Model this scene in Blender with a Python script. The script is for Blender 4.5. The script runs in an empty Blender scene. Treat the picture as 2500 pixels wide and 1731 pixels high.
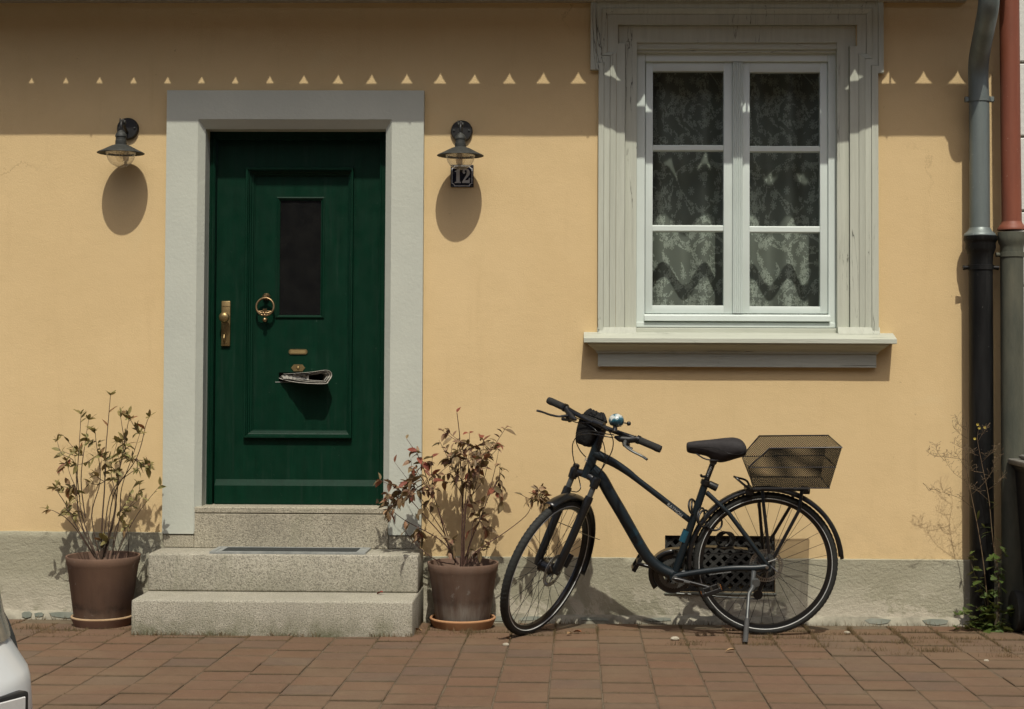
import bpy, bmesh, math, random
from mathutils import Vector, Matrix, noise, Quaternion
random.seed(7)
scene = bpy.context.scene
PI = math.pi
# ---------------------------------------------------------------- camera
F_PX, CX, CY = 3839.0, 1334.0, 760.0          # focal length / principal point, in pixels of a 2500 px wide picture
CAM = Vector((0.0, -7.9, 1.331))
ROT = Matrix.Rotation(math.radians(1.2), 3, 'Z') @ Matrix.Rotation(PI/2 + math.atan((875-CY)/F_PX), 3, 'X') @ Matrix.Rotation(0.0043, 3, 'Z')
cd = bpy.data.cameras.new('camera'); cam = bpy.data.objects.new('camera', cd)
scene.collection.objects.link(cam); scene.camera = cam
cam.matrix_world = Matrix.Translation(CAM) @ ROT.to_4x4()
cd.sensor_fit = 'HORIZONTAL'; cd.sensor_width = 36.0; cd.lens = F_PX/2500*36
cd.shift_x = (1250-CX)/2500; cd.shift_y = (CY-865.5)/2500
cd.clip_start = 0.05; cd.clip_end = 600
# ---------------------------------------------------------------- sky, sun, exposure
SUN = Vector((-0.125, 1.0, -1.57)).normalized()       # the way the sunlight travels
w = bpy.data.worlds.new('World'); scene.world = w; w.use_nodes = True
wn = w.node_tree.nodes; wl = w.node_tree.links
sky = wn.new('ShaderNodeTexSky'); sky.sky_type = 'NISHITA'; sky.sun_disc = False
sky.sun_elevation = math.asin(-SUN.z); sky.sun_rotation = math.atan2(-SUN.x, -SUN.y)
sky.air_density = 1.0; sky.dust_density = 4.0; sky.ozone_density = 1.0
bg = wn['Background']; wl.new(sky.outputs[0], bg.inputs[0]); bg.inputs[1].default_value = 0.13
sd = bpy.data.lights.new('sun', 'SUN'); sd.energy = 4.0; sd.angle = math.radians(0.53); sd.color = (1.0, 0.95, 0.84)
so = bpy.data.objects.new('sun', sd); scene.collection.objects.link(so)
so.rotation_euler = SUN.to_track_quat('-Z', 'Y').to_euler(); so.location = (1, -12, 16)
scene.view_settings.view_transform = 'Standard'; scene.view_settings.look = 'None'
scene.view_settings.gamma = 1.0; scene.view_settings.exposure = -0.17; scene.view_settings.use_curve_mapping = False
scene.cycles.max_bounces = 8; scene.cycles.transparent_max_bounces = 24
scene.cycles.caustics_reflective = False; scene.cycles.caustics_refractive = False
# ---------------------------------------------------------------- measuring helpers
def at(px, py, Y):
    d = ROT @ Vector(((px-CX)/F_PX, -(py-CY)/F_PX, -1.0))
    t = (Y-CAM.y)/d.y
    return CAM + d*t
def rc(px0, py0, px1, py1, Y):                     # x0, x1, z_bottom, z_top of an upright rectangle
    my, mx = (py0+py1)/2, (px0+px1)/2
    return at(px0, my, Y).x, at(px1, my, Y).x, at(mx, py1, Y).z, at(mx, py0, Y).z
def zg(x, y): return 0.018 - 0.02*y                # the paving falls very slightly towards the wall
# ---------------------------------------------------------------- node material helpers
def newmat(name):
    m = bpy.data.materials.new(name); m.use_nodes = True
    nt = m.node_tree; b = nt.nodes['Principled BSDF']
    return m, nt, b
def nd(nt, typ, **kw):
    n = nt.nodes.new(typ)
    for k, v in kw.items(): setattr(n, k, v)
    return n
def setin(n, **kw):
    for k, v in kw.items(): n.inputs[k.replace('_', ' ')].default_value = v
def posn(nt, scale=(1, 1, 1), obj=False):
    mp = nd(nt, 'ShaderNodeMapping'); mp.inputs['Scale'].default_value = scale
    if obj:
        tc = nd(nt, 'ShaderNodeTexCoord'); nt.links.new(tc.outputs['Object'], mp.inputs[0])
    else:
        g = nd(nt, 'ShaderNodeNewGeometry'); nt.links.new(g.outputs['Position'], mp.inputs[0])
    return mp.outputs[0]
def nz(nt, vec, scale, detail=4, rough=0.55, dist=0.0):
    n = nd(nt, 'ShaderNodeTexNoise'); setin(n, Scale=scale, Detail=detail, Roughness=rough, Distortion=dist)
    nt.links.new(vec, n.inputs['Vector']); return n.outputs['Fac']
def ramp(nt, fac, stops):
    r = nd(nt, 'ShaderNodeValToRGB'); e = r.color_ramp.elements
    while len(e) < len(stops): e.new(0.5)
    for i, (p, c) in enumerate(stops):
        e[i].position = p; e[i].color = (c[0], c[1], c[2], 1) if not isinstance(c, (int, float)) else (c, c, c, 1)
    nt.links.new(fac, r.inputs[0]); return r.outputs[0]
def mixc(nt, fac, a, b, mode='MIX'):
    m = nd(nt, 'ShaderNodeMix', data_type='RGBA', blend_type=mode)
    for s, v in ((0, fac), (6, a), (7, b)):
        if hasattr(v, 'is_linked'): nt.links.new(v, m.inputs[s])
        elif isinstance(v, (int, float)): m.inputs[s].default_value = v
        else: m.inputs[s].default_value = (v[0], v[1], v[2], 1)
    return m.outputs[2]
def mth(nt, op, a, b=0.0, clamp=False):
    m = nd(nt, 'ShaderNodeMath', operation=op, use_clamp=clamp)
    for s, v in ((0, a), (1, b)):
        if hasattr(v, 'is_linked'): nt.links.new(v, m.inputs[s])
        else: m.inputs[s].default_value = v
    return m.outputs[0]
def bump(nt, b, h, strength, dist=0.01, prev=None):
    n = nd(nt, 'ShaderNodeBump'); setin(n, Strength=strength, Distance=dist)
    nt.links.new(h, n.inputs['Height'])
    if prev is not None: nt.links.new(prev, n.inputs['Normal'])
    nt.links.new(n.outputs[0], b.inputs['Normal']); return n.outputs[0]
def col(nt, b, c): nt.links.new(c, b.inputs['Base Color'])
def simple(name, c1, c2=None, scale=6, rough=0.6, metal=0.0, bmp=0.0, bscale=80, stretch=(1, 1, 1), spec=0.4, lo=0.35, hi=0.68, obj=False, bdist=0.004, rvar=0.0):
    m, nt, b = newmat(name)
    setin(b, Roughness=rough, Metallic=metal); b.inputs['Specular IOR Level'].default_value = spec
    v = posn(nt, stretch, obj)
    f = nz(nt, v, scale, 6, 0.62)
    col(nt, b, ramp(nt, f, [(lo, c1), (hi, c2 or tuple(x*0.8 for x in c1))]))
    if rvar:
        nt.links.new(ramp(nt, f, [(lo, rough-rvar), (hi, rough+rvar)]), b.inputs['Roughness'])
    if bmp: bump(nt, b, nz(nt, v, bscale, 4), bmp, bdist)
    return m
# ---------------------------------------------------------------- mesh helpers
COL = scene.collection
class MB:
    def __init__(s): s.v = []; s.f = []
    def add(s, v, f):
        o = len(s.v); s.v += [Vector(p) for p in v]; s.f += [tuple(i+o for i in q) for q in f]; return s
    def box(s, x0, x1, y0, y1, z0, z1):
        if x0 > x1: x0, x1 = x1, x0
        if y0 > y1: y0, y1 = y1, y0
        if z0 > z1: z0, z1 = z1, z0
        return s.add([(x0,y0,z0),(x1,y0,z0),(x1,y1,z0),(x0,y1,z0),(x0,y0,z1),(x1,y0,z1),(x1,y1,z1),(x0,y1,z1)],
            [(0,3,2,1),(4,5,6,7),(0,1,5,4),(1,2,6,5),(2,3,7,6),(3,0,4,7)])
    def bbox(s, x0, x1, y0, y1, z0, z1, r=0.004, seg=1):        # box with bevelled edges
        bm = bmesh.new(); bmesh.ops.create_cube(bm, size=1.0)
        for v in bm.verts:
            v.co = Vector(((x0+x1)/2+v.co.x*abs(x1-x0), (y0+y1)/2+v.co.y*abs(y1-y0), (z0+z1)/2+v.co.z*abs(z1-z0)))
        bmesh.ops.bevel(bm, geom=bm.edges[:], offset=r, segments=seg, affect='EDGES', profile=0.5)
        bm.verts.index_update()
        s.add([v.co.copy() for v in bm.verts], [tuple(v.index for v in f.verts) for f in bm.faces]); bm.free(); return s
    def prism(s, poly, axis, a, b):                               # poly of 2D points extruded along axis (0 x, 1 y, 2 z)
        n = len(poly)
        def mk(p, t):
            q = [p[0], p[1]]; q.insert(axis, t); return q
        vs = [mk(p, a) for p in poly]+[mk(p, b) for p in poly]
        fs = [(i, (i+1) % n, n+(i+1) % n, n+i) for i in range(n)]+[tuple(range(n-1, -1, -1)), tuple(range(n, 2*n))]
        return s.add(vs, fs)
    def tube(s, pts, r, n=10, closed=False, caps=True, flat=None):
        pts = [Vector(p) for p in pts]; m = len(pts)
        rs = r if isinstance(r, (list, tuple)) else [r]*m
        tg = []
        for i in range(m):
            a = pts[(i-1) % m] if (closed or i > 0) else pts[i]; b = pts[(i+1) % m] if (closed or i < m-1) else pts[i]
            tg.append((b-a).normalized())
        up = Vector((0, 0, 1)) if abs(tg[0].z) < 0.9 else Vector((1, 0, 0))
        nrm = (up-tg[0]*up.dot(tg[0])).normalized(); vs = []
        for i in range(m):
            nrm = nrm-tg[i]*nrm.dot(tg[i])
            nrm = nrm.normalized() if nrm.length > 1e-6 else tg[i].orthogonal().normalized()
            bi = tg[i].cross(nrm)
            for k in range(n):
                a = 2*PI*k/n
                vs.append(pts[i]+nrm*math.cos(a)*rs[i]*(flat or 1)+bi*math.sin(a)*rs[i])
        fs = []
        for i in range(m if closed else m-1):
            j = (i+1) % m
            for k in range(n): fs.append((i*n+k, i*n+(k+1) % n, j*n+(k+1) % n, j*n+k))
        if caps and not closed: fs += [tuple(range(n-1, -1, -1)), tuple((m-1)*n+k for k in range(n))]
        return s.add(vs, fs)
    def lathe(s, prof, c=(0, 0, 0), axis=(0, 0, 1), n=32):        # prof: (radius, height) along axis
        ax = Vector(axis).normalized(); u = ax.orthogonal().normalized(); w_ = ax.cross(u); c = Vector(c); vs = []
        for (r, h) in prof:
            for k in range(n):
                a = 2*PI*k/n; vs.append(c+ax*h+(u*math.cos(a)+w_*math.sin(a))*r)
        fs = []
        for i in range(len(prof)-1):
            for k in range(n): fs.append((i*n+k, i*n+(k+1) % n, (i+1)*n+(k+1) % n, (i+1)*n+k))
        if prof[0][0] > 1e-6: fs.append(tuple(range(n-1, -1, -1)))
        if prof[-1][0] > 1e-6: fs.append(tuple((len(prof)-1)*n+k for k in range(n)))
        return s.add(vs, fs)
    def xf(s, M_): s.v = [M_ @ p for p in s.v]; return s
    def build(s, name, mat, parent=None, smooth=30, keep=False):
        o_ = ORG.get(parent.name, Vector()) if parent else Vector()
        me = bpy.data.meshes.new(name); me.from_pydata([p-o_ for p in s.v], [], s.f); me.update()
        bm = bmesh.new(); bm.from_mesh(me)
        bmesh.ops.remove_doubles(bm, verts=bm.verts, dist=1e-6); bmesh.ops.recalc_face_normals(bm, faces=bm.faces)
        bm.to_mesh(me); bm.free()
        if smooth: me.shade_smooth(); me.set_sharp_from_angle(angle=math.radians(smooth))
        if mat: me.materials.append(mat)
        ob = bpy.data.objects.new(name, me); COL.objects.link(ob)
        if parent: ob.parent = parent; ORG[ob.name] = o_
        return ob
ORG = {}
def tag(o, label, cat, group=None, kind=None):
    if label: o['label'] = label
    if cat: o['category'] = cat
    if group: o['group'] = group
    if kind: o['kind'] = kind
    return o
def thing(name, loc, label, cat, group=None):
    o = bpy.data.objects.new(name, None); COL.objects.link(o); o.location = loc
    o.empty_display_size = 0.1; ORG[o.name] = Vector(loc); return tag(o, label, cat, group)
def structure(o): o['kind'] = 'structure'; return o
def smooth_path(pts, n=6, closed=False):                          # Catmull-Rom
    pts = [Vector(p) for p in pts]; m = len(pts); out = []
    for i in range(m if closed else m-1):
        g = lambda k: pts[k % m] if closed else pts[max(0, min(m-1, k))]
        p0, p1, p2, p3 = g(i-1), g(i), g(i+1), g(i+2)
        for k in range(n):
            t = k/n
            out.append(0.5*((2*p1)+(p2-p0)*t+(2*p0-5*p1+4*p2-p3)*t*t+(3*p1-p0-3*p2+p3)*t**3))
    if not closed: out.append(pts[-1])
    return out
def text_mesh(name, body, size, mat, M_, parent, extrude=0.0004):
    c = bpy.data.curves.new(name, 'FONT'); c.body = body; c.size = size; c.extrude = extrude; c.align_x = 'CENTER'; c.align_y = 'CENTER'; c.resolution_u = 3
    t = bpy.data.objects.new(name, c); COL.objects.link(t); bpy.context.view_layer.update()
    me = bpy.data.meshes.new_from_object(t.evaluated_get(bpy.context.evaluated_depsgraph_get()))
    bpy.data.objects.remove(t); bpy.data.curves.remove(c)
    me.transform(Matrix.Translation(-ORG.get(parent.name, Vector())) @ M_); me.materials.clear(); me.materials.append(mat); me.name = name
    o = bpy.data.objects.new(name, me); COL.objects.link(o); o.parent = parent; return o
# ================================================================ MATERIALS
def wall_material():
    m, nt, b = newmat('yellow_plaster'); setin(b, Roughness=0.92); b.inputs['Specular IOR Level'].default_value = 0.15
    v = posn(nt)
    big = nz(nt, v, 0.9, 5, 0.6, 0.4); mid = nz(nt, v, 5.5, 6, 0.65, 0.6); fine = nz(nt, v, 150, 5, 0.7)
    c = ramp(nt, big, [(0.3, (0.585, 0.436, 0.228)), (0.7, (0.635, 0.48, 0.26))])
    c = mixc(nt, ramp(nt, mid, [(0.45, 0.0), (0.75, 0.34)]), c, (0.55, 0.41, 0.212))
    st = nz(nt, posn(nt, (7, 1, 0.7)), 1.6, 6, 0.7, 0.3)                              # faint run marks
    c = mixc(nt, ramp(nt, st, [(0.56, 0.0), (0.8, 0.22)]), c, (0.42, 0.30, 0.15))
    sp = nz(nt, v, 24, 3, 0.5)
    c = mixc(nt, ramp(nt, sp, [(0.725, 0.0), (0.78, 0.45)]), c, (0.25, 0.17, 0.09))  # fly specks and scuffs
    vo = nd(nt, 'ShaderNodeTexVoronoi', feature='DISTANCE_TO_EDGE'); setin(vo, Scale=0.9); wz = nd(nt, 'ShaderNodeTexNoise'); setin(wz, Scale=3.0, Detail=6.0, Roughness=0.7); nt.links.new(v, wz.inputs['Vector'])
    nt.links.new(mixc(nt, 0.35, v, wz.outputs['Color']), vo.inputs['Vector'])
    sz = nd(nt, 'ShaderNodeSeparateXYZ'); nt.links.new(v, sz.inputs[0])
    spl = mth(nt, 'MULTIPLY', ramp(nt, sz.outputs[2], [(0.34, 0.5), (0.62, 0.0)]), ramp(nt, nz(nt, v, 4, 6, 0.75, 0.5), [(0.42, 0.0), (0.68, 1.0)]))
    c = mixc(nt, spl, c, (0.44, 0.34, 0.19))                                               # rain splash above the plinth
    rp_ = ramp(nt, nz(nt, v, 0.75, 4, 0.6, 1.0), [(0.595, 0.0), (0.615, 0.30)])
    c = mixc(nt, rp_, c, (0.60, 0.475, 0.265))                                             # slightly paler made-good patches
    ck = mth(nt, 'MULTIPLY', ramp(nt, vo.outputs['Distance'], [(0.0, 1.0), (0.0022, 0.0)]), ramp(nt, nz(nt, v, 1.1, 3), [(0.55, 0.0), (0.62, 0.5)]))
    c = mixc(nt, ck, c, (0.30, 0.21, 0.11))                                                # hairline cracks
    col(nt, b, c)
    n1 = bump(nt, b, fine, 0.35, 0.004); tro = nz(nt, posn(nt, (1, 1, 1.6)), 9, 5, 0.6)
    bump(nt, b, tro, 0.12, 0.012, n1)
    return m
def plinth_material():
    m, nt, b = newmat('plinth_plaster'); setin(b, Roughness=0.95); b.inputs['Specular IOR Level'].default_value = 0.1
    v = posn(nt); big = nz(nt, v, 1.7, 6, 0.65, 0.5); fine = nz(nt, v, 65, 6, 0.7)
    c = ramp(nt, big, [(0.3, (0.28, 0.265, 0.19)), (0.52, (0.335, 0.32, 0.235)), (0.75, (0.385, 0.37, 0.28))])
    sep = nd(nt, 'ShaderNodeSeparateXYZ'); nt.links.new(v, sep.inputs[0])
    low = ramp(nt, sep.outputs[2], [(0.05, 0.9), (0.24, 0.0)])
    pat = ramp(nt, nz(nt, v, 2.6, 7, 0.72, 0.8), [(0.47, 0.0), (0.51, 1.0)])
    c = mixc(nt, mth(nt, 'MULTIPLY', low, pat), c, (0.52, 0.48, 0.385))               # flaked pale repair render near the ground
    mo = ramp(nt, nz(nt, v, 3.3, 6, 0.7, 0.5), [(0.52, 0.0), (0.72, 0.45)])
    c = mixc(nt, mth(nt, 'MULTIPLY', mo, low), c, (0.15, 0.15, 0.10))
    col(nt, b, c)
    n1 = bump(nt, b, fine, 0.7, 0.006)
    bump(nt, b, nz(nt, posn(nt, (1, 1, 1.7)), 26, 6, 0.75, 0.3), 0.4, 0.016, n1)
    return m
def granite_material(name, tint, moss):
    m, nt, b = newmat(name); setin(b, Roughness=0.9); b.inputs['Specular IOR Level'].default_value = 0.2
    v = posn(nt); g = nz(nt, v, 150, 4, 0.65, 0.3); g2 = nz(nt, v, 260, 2, 0.5); big = nz(nt, v, 3.5, 5, 0.6, 0.4)
    t = lambda k: tuple(x*k for x in tint)
    c = ramp(nt, g, [(0.36, t(0.40)), (0.46, t(0.76)), (0.56, t(1.0)), (0.68, t(1.1))])
    c = mixc(nt, ramp(nt, g2, [(0.60, 0.0), (0.70, 0.55)]), c, t(0.30))
    c = mixc(nt, ramp(nt, big, [(0.42, 0.0), (0.72, 0.5)]), c, t(0.55))
    c = mixc(nt, ramp(nt, nz(nt, posn(nt, (4, 4, 1)), 3.0, 6, 0.7, 0.5), [(0.55, 0.0), (0.75, 0.5)]), c, tuple(x*k_ for x, k_ in zip(t(0.62), (0.92, 0.98, 0.85))))
    if moss:
        sep = nd(nt, 'ShaderNodeSeparateXYZ'); nt.links.new(v, sep.inputs[0])
        lo = ramp(nt, sep.outputs[2], [(0.03, 1.0), (0.14, 0.15)])
        k = mth(nt, 'MULTIPLY', lo, ramp(nt, nz(nt, v, 9, 6, 0.7), [(0.38, 0.0), (0.62, 0.85)]))
        c = mixc(nt, k, c, (0.105, 0.11, 0.055))
    col(nt, b, c); bump(nt, b, g, 0.75, 0.006); return m
def painted_wood(name, c1, c2, cstr=(14, 14, 0.8), crack=True, rough=0.6):
    m, nt, b = newmat(name); setin(b, Roughness=rough); b.inputs['Specular IOR Level'].default_value = 0.3
    v = posn(nt, cstr); f = nz(nt, v, 3.2, 6, 0.7, 0.3)
    c = ramp(nt, f, [(0.3, c2), (0.62, c1)])
    gr = nz(nt, posn(nt, tuple(x*4 for x in cstr)), 3.5, 5, 0.65)
    c = mixc(nt, ramp(nt, gr, [(0.58, 0.0), (0.78, 0.18)]), c, tuple(x*0.78 for x in c2))
    h = gr
    if crack:
        wv = nd(nt, 'ShaderNodeTexNoise'); setin(wv, Scale=1.7, Detail=6.0, Roughness=0.55, Distortion=1.2)
        nt.links.new(posn(nt, tuple(x*0.5 for x in cstr)), wv.inputs['Vector'])
        d = mth(nt, 'ABSOLUTE', mth(nt, 'SUBTRACT', wv.outputs['Fac'], 0.5))
        ck = ramp(nt, d, [(0.0, 1.0), (0.007, 0.0)])
        ck = mth(nt, 'MULTIPLY', ck, ramp(nt, nz(nt, posn(nt), 3.0, 2), [(0.5, 0.0), (0.58, 1.0)]))
        c = mixc(nt, ck, c, (0.035, 0.033, 0.026)); h = mth(nt, 'SUBTRACT', gr, ck)
    col(nt, b, c); bump(nt, b, h, 0.35, 0.004); return m
def door_paint():
    m, nt, b = newmat('green_door_paint'); setin(b, Roughness=0.45); b.inputs['Specular IOR Level'].default_value = 0.14
    v = posn(nt, (9, 9, 1)); f = nz(nt, v, 4, 6, 0.65)
    c = ramp(nt, f, [(0.32, (0.0014, 0.018, 0.0088)), (0.7, (0.002, 0.025, 0.0125))])
    sp = nz(nt, posn(nt), 60, 4, 0.6); pt = nz(nt, posn(nt), 5, 3)
    k = mth(nt, 'MULTIPLY', ramp(nt, sp, [(0.715, 0.0), (0.75, 0.8)]), ramp(nt, pt, [(0.45, 0.0), (0.6, 1.0)]))
    c = mixc(nt, k, c, (0.09, 0.12, 0.10)); col(nt, b, c)                              # chips and scuffs
    nt.links.new(ramp(nt, nz(nt, posn(nt), 14, 5), [(0.3, 0.36), (0.7, 0.54)]), b.inputs['Roughness'])
    bump(nt, b, nz(nt, posn(nt, (60, 60, 4)), 3, 4), 0.10, 0.004); return m
def paver_material(edges=True):
    m, nt, b = newmat('clay_paver'); setin(b, Roughness=0.88); b.inputs['Specular IOR Level'].default_value = 0.2
    oi = nd(nt, 'ShaderNodeObjectInfo'); v = posn(nt)
    c = ramp(nt, oi.outputs['Random'], [(0.0, (0.140, 0.085, 0.048)), (0.3, (0.126, 0.083, 0.050)), (0.55, (0.150, 0.088, 0.051)), (0.78, (0.122, 0.084, 0.054)), (1.0, (0.110, 0.080, 0.057))])
    c = mixc(nt, ramp(nt, nz(nt, v, 4, 6, 0.65, 0.6), [(0.38, 0.0), (0.75, 0.7)]), c, (0.165, 0.10, 0.064))
    c = mixc(nt, ramp(nt, nz(nt, posn(nt, (1.4, 4, 1)), 22, 5, 0.7), [(0.42, 0.0), (0.8, 0.8)]), c, (0.10, 0.060, 0.042))
    c = mixc(nt, ramp(nt, nz(nt, v, 190, 3, 0.6), [(0.62, 0.0), (0.75, 0.6)]), c, (0.31, 0.23, 0.17))
    c = mixc(nt, ramp(nt, nz(nt, v, 240, 3, 0.6), [(0.6, 0.0), (0.72, 0.6)]), c, (0.06, 0.038, 0.028))
    c = mixc(nt, ramp(nt, nz(nt, v, 1.3, 6, 0.7, 0.8), [(0.45, 0.0), (0.7, 0.55)]), c, (0.178, 0.130, 0.080))          # dusty, trodden patches
    if edges:                                                                                                        # soil and moss creeping in from the joints
        se = nd(nt, 'ShaderNodeSeparateXYZ'); nt.links.new(nd(nt, 'ShaderNodeTexCoord').outputs['Object'], se.inputs[0])
        ed = mth(nt, 'ADD', mth(nt, 'MAXIMUM', mth(nt, 'MULTIPLY', mth(nt, 'ABSOLUTE', se.outputs[1]), 1.06), mth(nt, 'ABSOLUTE', se.outputs[0])), mth(nt, 'MULTIPLY', nz(nt, v, 17, 6, 0.75), 0.05))
        ey = mth(nt, 'ADD', mth(nt, 'ABSOLUTE', se.outputs[1]), mth(nt, 'MULTIPLY', nz(nt, posn(nt, (1, 0.4, 1)), 20, 6, 0.75), 0.034))
        c = mixc(nt, ramp(nt, ey, [(0.096, 0.0), (0.110, 0.62)]), c, (0.070, 0.053, 0.031))
        c = mixc(nt, ramp(nt, ed, [(0.117, 0.0), (0.129, 0.5)]), c, (0.078, 0.060, 0.036))
    col(nt, b, c); n1 = bump(nt, b, nz(nt, v, 220, 4), 0.5, 0.003); bump(nt, b, nz(nt, v, 18, 5), 0.4, 0.008, n1); return m
def glass_material(name, tint=(1, 1, 1), refl=0.9, ior=1.45, rough=0.02, clear=1.0, dust=0.0):
    m = bpy.data.materials.new(name); m.use_nodes = True; nt = m.node_tree
    for n in list(nt.nodes):
        if n.type != 'OUTPUT_MATERIAL': nt.nodes.remove(n)
    out = nt.nodes['Material Output']; tr = nd(nt, 'ShaderNodeBsdfTransparent'); gl = nd(nt, 'ShaderNodeBsdfGlossy')
    tr.inputs[0].default_value = (tint[0]*clear, tint[1]*clear, tint[2]*clear, 1); gl.inputs['Roughness'].default_value = rough
    gl.inputs[0].default_value = (refl, refl, refl, 1)
    lw = nd(nt, 'ShaderNodeLayerWeight'); lw.inputs[0].default_value = 0.5
    r0 = ((ior-1)/(ior+1))**2
    fr = mth(nt, 'ADD', mth(nt, 'MULTIPLY', mth(nt, 'POWER', lw.outputs['Facing'], 4.0), 0.8), r0, True)
    mx = nd(nt, 'ShaderNodeMixShader'); nt.links.new(fr, mx.inputs[0]); nt.links.new(tr.outputs[0], mx.inputs[1]); nt.links.new(gl.outputs[0], mx.inputs[2])
    if dust:
        df = nd(nt, 'ShaderNodeBsdfDiffuse'); df.inputs[0].default_value = (0.7, 0.68, 0.62, 1); m2 = nd(nt, 'ShaderNodeMixShader')
        nt.links.new(mth(nt, 'ADD', mth(nt, 'MULTIPLY', mth(nt, 'POWER', lw.outputs['Facing'], 1.6), dust*3), dust), m2.inputs[0]); nt.links.new(mx.outputs[0], m2.inputs[1]); nt.links.new(df.outputs[0], m2.inputs[2]); mx = m2
    nt.links.new(mx.outputs[0], out.inputs[0]); return m
def lace_material():
    m = bpy.data.materials.new('lace_net'); m.use_nodes = True; nt = m.node_tree
    for n in list(nt.nodes):
        if n.type != 'OUTPUT_MATERIAL': nt.nodes.remove(n)
    out = nt.nodes['Material Output']
    uv = nd(nt, 'ShaderNodeTexCoord').outputs['UV']
    wob = nd(nt, 'ShaderNodeTexNoise'); setin(wob, Scale=9.0, Detail=3.0); nt.links.new(uv, wob.inputs['Vector'])
    def sprig(scale, R, petals, jit, thr):
        vo = nd(nt, 'ShaderNodeTexVoronoi', voronoi_dimensions='2D'); setin(vo, Scale=scale, Randomness=jit); nt.links.new(uv, vo.inputs['Vector'])
        mp = nd(nt, 'ShaderNodeVectorMath', operation='SCALE'); nt.links.new(uv, mp.inputs[0]); mp.inputs['Scale'].default_value = scale
        sc = nd(nt, 'ShaderNodeVectorMath', operation='SCALE'); nt.links.new(vo.outputs['Position'], sc.inputs[0]); sc.inputs['Scale'].default_value = scale
        df = nd(nt, 'ShaderNodeVectorMath', operation='SUBTRACT'); nt.links.new(mp.outputs[0], df.inputs[0]); nt.links.new(sc.outputs[0], df.inputs[1])
        se = nd(nt, 'ShaderNodeSeparateXYZ'); nt.links.new(df.outputs[0], se.inputs[0])
        an = mth(nt, 'ARCTAN2', se.outputs[1], se.outputs[0]); r = vo.outputs['Distance']
        sr = nd(nt, 'ShaderNodeSeparateXYZ'); nt.links.new(vo.outputs['Color'], sr.inputs[0])
        pe = mth(nt, 'ABSOLUTE', mth(nt, 'SINE', mth(nt, 'ADD', mth(nt, 'MULTIPLY', an, petals/2), mth(nt, 'MULTIPLY', sr.outputs[0], 6.28))))
        lim = mth(nt, 'MULTIPLY', mth(nt, 'ADD', mth(nt, 'MULTIPLY', pe, 0.75), 0.25), R)
        on = mth(nt, 'LESS_THAN', r, lim)
        return mth(nt, 'MULTIPLY', on, mth(nt, 'GREATER_THAN', sr.outputs[1], thr)), mth(nt, 'LESS_THAN', mth(nt, 'ABSOLUTE', mth(nt, 'SUBTRACT', r, mth(nt, 'MULTIPLY', lim, 0.62))), 0.055)
    a, aring = sprig(14, 0.34, 8, 0.9, 0.30); b_, _ = sprig(46, 0.55, 4, 1.0, 0.15); c_, _ = sprig(80, 0.5, 3, 1.0, 0.4)
    vine = nz(nt, uv, 5.5, 2, 0.5, 1.2); vm = mth(nt, 'LESS_THAN', mth(nt, 'ABSOLUTE', mth(nt, 'SUBTRACT', vine, 0.5)), 0.045)
    leafy = mth(nt, 'MULTIPLY', mth(nt, 'MAXIMUM', b_, c_), vm)
    mask = mth(nt, 'MAXIMUM', mth(nt, 'SUBTRACT', a, mth(nt, 'MULTIPLY', aring, 0.45)), leafy, True)
    dif = nd(nt, 'ShaderNodeBsdfDiffuse'); dif.inputs[0].default_value = (0.60, 0.62, 0.565, 1)
    trl = nd(nt, 'ShaderNodeBsdfTranslucent'); trl.inputs[0].default_value = (0.58, 0.60, 0.55, 1)
    mx = nd(nt, 'ShaderNodeMixShader'); mx.inputs[0].default_value = 0.3; nt.links.new(dif.outputs[0], mx.inputs[1]); nt.links.new(trl.outputs[0], mx.inputs[2])
    tr = nd(nt, 'ShaderNodeBsdfTransparent'); ms = nd(nt, 'ShaderNodeMixShader')
    nt.links.new(mth(nt, 'ADD', mth(nt, 'MULTIPLY', mask, 0.44), 0.40), ms.inputs[0])
    nt.links.new(tr.outputs[0], ms.inputs[1]); nt.links.new(mx.outputs[0], ms.inputs[2]); nt.links.new(ms.outputs[0], out.inputs[0])
    return m
def wire_mesh_material():
    m = bpy.data.materials.new('black_wire_mesh'); m.use_nodes = True; nt = m.node_tree; b = nt.nodes['Principled BSDF']
    setin(b, Roughness=0.7); b.inputs['Specular IOR Level'].default_value = 0.1; b.inputs['Base Color'].default_value = (0.008, 0.008, 0.007, 1)
    uv = nd(nt, 'ShaderNodeTexCoord').outputs['UV']; se = nd(nt, 'ShaderNodeSeparateXYZ'); nt.links.new(uv, se.inputs[0])
    k = 2*PI/0.0085
    p = mth(nt, 'ADD', mth(nt, 'MULTIPLY', se.outputs[0], k*0.5), mth(nt, 'MULTIPLY', se.outputs[1], k*0.5)); q = mth(nt, 'SUBTRACT', mth(nt, 'MULTIPLY', se.outputs[0], k*0.5), mth(nt, 'MULTIPLY', se.outputs[1], k*0.5))
    g = mth(nt, 'MULTIPLY', mth(nt, 'ABSOLUTE', mth(nt, 'SINE', p)), mth(nt, 'ABSOLUTE', mth(nt, 'SINE', q)))
    wire = mth(nt, 'LESS_THAN', g, 0.57)
    nt.links.new(wire, b.inputs['Alpha']); return m
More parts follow.
